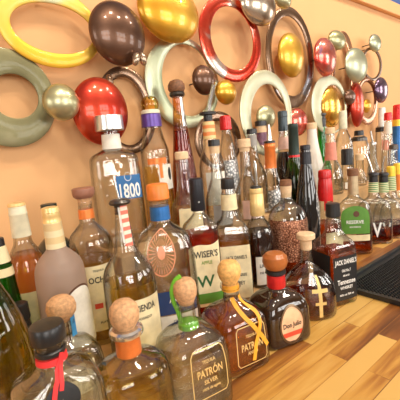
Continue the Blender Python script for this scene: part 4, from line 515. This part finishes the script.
 ('vodka_bottle', 'clear bottle with short red cap beside the striped-neck bottle', 'bottle', None, (1.7325, 0.725, 0.2), -0.587, 'g_clear', [[0.253, 0.0142, 0.0142, 2], [0.1829, 0.0176, 0.0176, 2], [0.1119, 0.0252, 0.0252, 2.0], [0.0399, 0.0314, 0.0314, 2], [0.008, 0.0314, 0.0314, 2]], [('cap', 'red_foil', [(0.2872, 0.0142), (0.2845, 0.017), (0.2511, 0.018)]), ('neck_label', 'white_paper', [(0.2437, 0.0156), (0.1876, 0.0181)])], None, [], [], []),
 ('liqueur_bottle', 'bottle with red, yellow and blue banded neck at the right edge', 'bottle', None, (1.9335, 0.76, 0.2), -0.598, 'blue_foil', [[0.181, 0.0286, 0.0286, 2], [0.0982, 0.0341, 0.0341, 2], [0.0195, 0.0475, 0.0475, 2], [0.008, 0.0475, 0.0475, 2]], [('cap', 'red_foil', [(0.33, 0.018), (0.326, 0.0231), (0.2544, 0.0259)]), ('neck_band', 'yellow_foil', [(0.2544, 0.0259), (0.2219, 0.0275)]), ('neck_band', 'blue_foil', [(0.2219, 0.0275), (0.181, 0.0292)])], None, [], [], []),
 ('liquor_bottle', 'clear bottle with small dark stopper behind the flat flasks', 'bottle', None, (1.6446, 0.665, 0.2), -0.593, 'g_clear', [[0.1158, 0.0158, 0.0158, 2], [0.0618, 0.0181, 0.0181, 2], [0.0163, 0.0273, 0.0273, 2.0], [0.008, 0.0273, 0.0273, 2.0]], [('stopper', 'dark_metal', [(0.1408, 0.0112), (0.1381, 0.018), (0.1176, 0.0189)])], None, [], [], [])
]
def bottle(name, label, cat, group, loc, rz, gl, prof, parts, liq, labs, tubes, strips):
    t = thing(name, label, cat, loc, rz, group)
    rows = smooth_rows([tuple(p) for p in prof])
    sk = Skin(rows)
    l = rows[-1]; base = [(.004, l[1] * .985, l[2] * .985, l[3]), (.0012, l[1] * .94, l[2] * .94, l[3]), (.0004, l[1] * .86, l[2] * .86, l[3]), (.003, l[1] * .5, l[2] * .5, 2)]
    body = link('glass_body', *lathe(rows + base), gl, t, angle=60)
    if gl in HOLLOW:          # the cavity inside the glass wall
        g = .0026; zt = rows[0][0]
        inner = [(zt - .0006, max(.001, rows[0][1] - g), max(.001, rows[0][2] - g), 2)] + [(z, max(.001, a - g), max(.001, b - g), n) for z, a, b, n in rows if z < zt - .001 and z > .016]
        z, a, b, n = inner[-1]; inner += [(.011, a * .96, b * .96, n), (.009, a * .8, b * .8, n), (.011, a * .3, b * .3, 2)]
        iv, fi = lathe(inner); bm = bmesh.new(); bm.from_mesh(body.data); q = [bm.verts.new(p) for p in iv]
        nf = [bm.faces.new([q[k] for k in f]) for f in fi]; bmesh.ops.recalc_face_normals(bm, faces=nf); bmesh.ops.reverse_faces(bm, faces=nf)
        bm.to_mesh(body.data); bm.free(); body.data.polygons.foreach_set('use_smooth', [True] * len(body.data.polygons)); body.data.set_sharp_from_angle(angle=math.radians(60))
    if liq:
        zl, lm = liq; g = .0022
        hw, hd, n = sk.sec(zl)
        lr = [(zl + .0012, hw - g, hd - g, n), (zl, hw - g - .0006, hd - g - .0006, n)] + [(z, a - g, b - g, n) for z, a, b, n in rows if z < zl - .001 and z > .016]
        z, a, b, n = rows[-1]; lr += [(.0108, a * .96 - g, b * .96 - g, n), (.0086, a * .8 - g, b * .8 - g, n)]
        link('liquid', *lathe(lr), lm, t, angle=50)
    made = {}
    for nm, mt, r in parts:
        link(nm, *lathe(round_rows(r), 40), mt, t, angle=32)
    last = body
    for i, (nm, mt, z0, z1, s0, s1, sh, tx) in enumerate(labs):
        off = .0006 + .0004 * i
        if sh == 'none':
            for q in tx: lettering(Skin([(zz, w, w, 2) for nm2, m2, r in parts if nm2 in ('capsule',) for zz, w in r] or rows), q[0], q[2], q[3], q[4], q[5], .001, q[1], body)
            continue
        o = link(nm, *patch(sk, z0, z1, s0, s1, sh, off), mt, t, angle=60)
        for q in tx: lettering(sk, q[0], q[2], q[3], q[4], q[5], off + .0005 + .0004 * (len(labs) - i - 1) * 0, q[1], o)
    for nm, mt, pts, r in tubes:
        R = Matrix.Rotation(-rz, 3, 'Z'); link(nm, *tube([R @ Vector(p) for p in pts], r), mt, t)
    for s in strips:
        if s[2] == 'ring': link(s[0], *lathe(round_rows([(s[3][0][0] + .0006, s[3][0][1] - .001)] + list(s[3]) + [(s[3][-1][0] - .0006, s[3][-1][1] - .001)]), 40), s[1], t, angle=50)
        elif s[2] == 'vring':
            zt, zb = s[3]; h = zt - zb; R = Matrix.Rotation(-rz, 3, 'Z'); lat = R @ Vector((-.80, .60, 0))
            w = .0205; P = [lat * (w * k) + Vector((0, 0, zb + h * q)) for k, q in ((.55, 0), (.62, .12), (.75, .3), (.98, .5), (1.02, .72), (.72, .93), (.25, 1.03))]
            link(s[0], *tube(P, .0036), s[1], t)
        else:
            P = s[3]; Q = []
            for (s0, z0), (s1, z1) in zip(P, P[1:]):
                for k in range(5): Q.append((s0 + (s1 - s0) * k / 5, z0 + (z1 - z0) * k / 5))
            Q.append(P[-1]); v = []; f = []; hwid = s[4] / 2
            pts = [Vector(sk.at(a, z, .0022)) for a, z in Q]
            for i, (a, z) in enumerate(Q):
                d = pts[min(len(pts) - 1, i + 1)] - pts[max(0, i - 1)]
                nrm = Vector(sk.at(a, z, .01)) - Vector(sk.at(a, z, 0)); side = d.cross(nrm).normalized() * hwid; nn = nrm.normalized() * .0007
                v += [pts[i] - side, pts[i] + side, pts[i] + side - nn, pts[i] - side - nn]
            for i in range(len(Q) - 1):
                for j in range(4): k = (j + 1) % 4; f.append((i * 4 + j, i * 4 + k, i * 4 + 4 + k, i * 4 + 4 + j))
            f.append((0, 1, 2, 3)); f.append(tuple(len(v) - 4 + j for j in range(4)))
            link(s[0], v, f, s[1], t, angle=50)
    return t
for b in BOTTLES: bottle(*b)
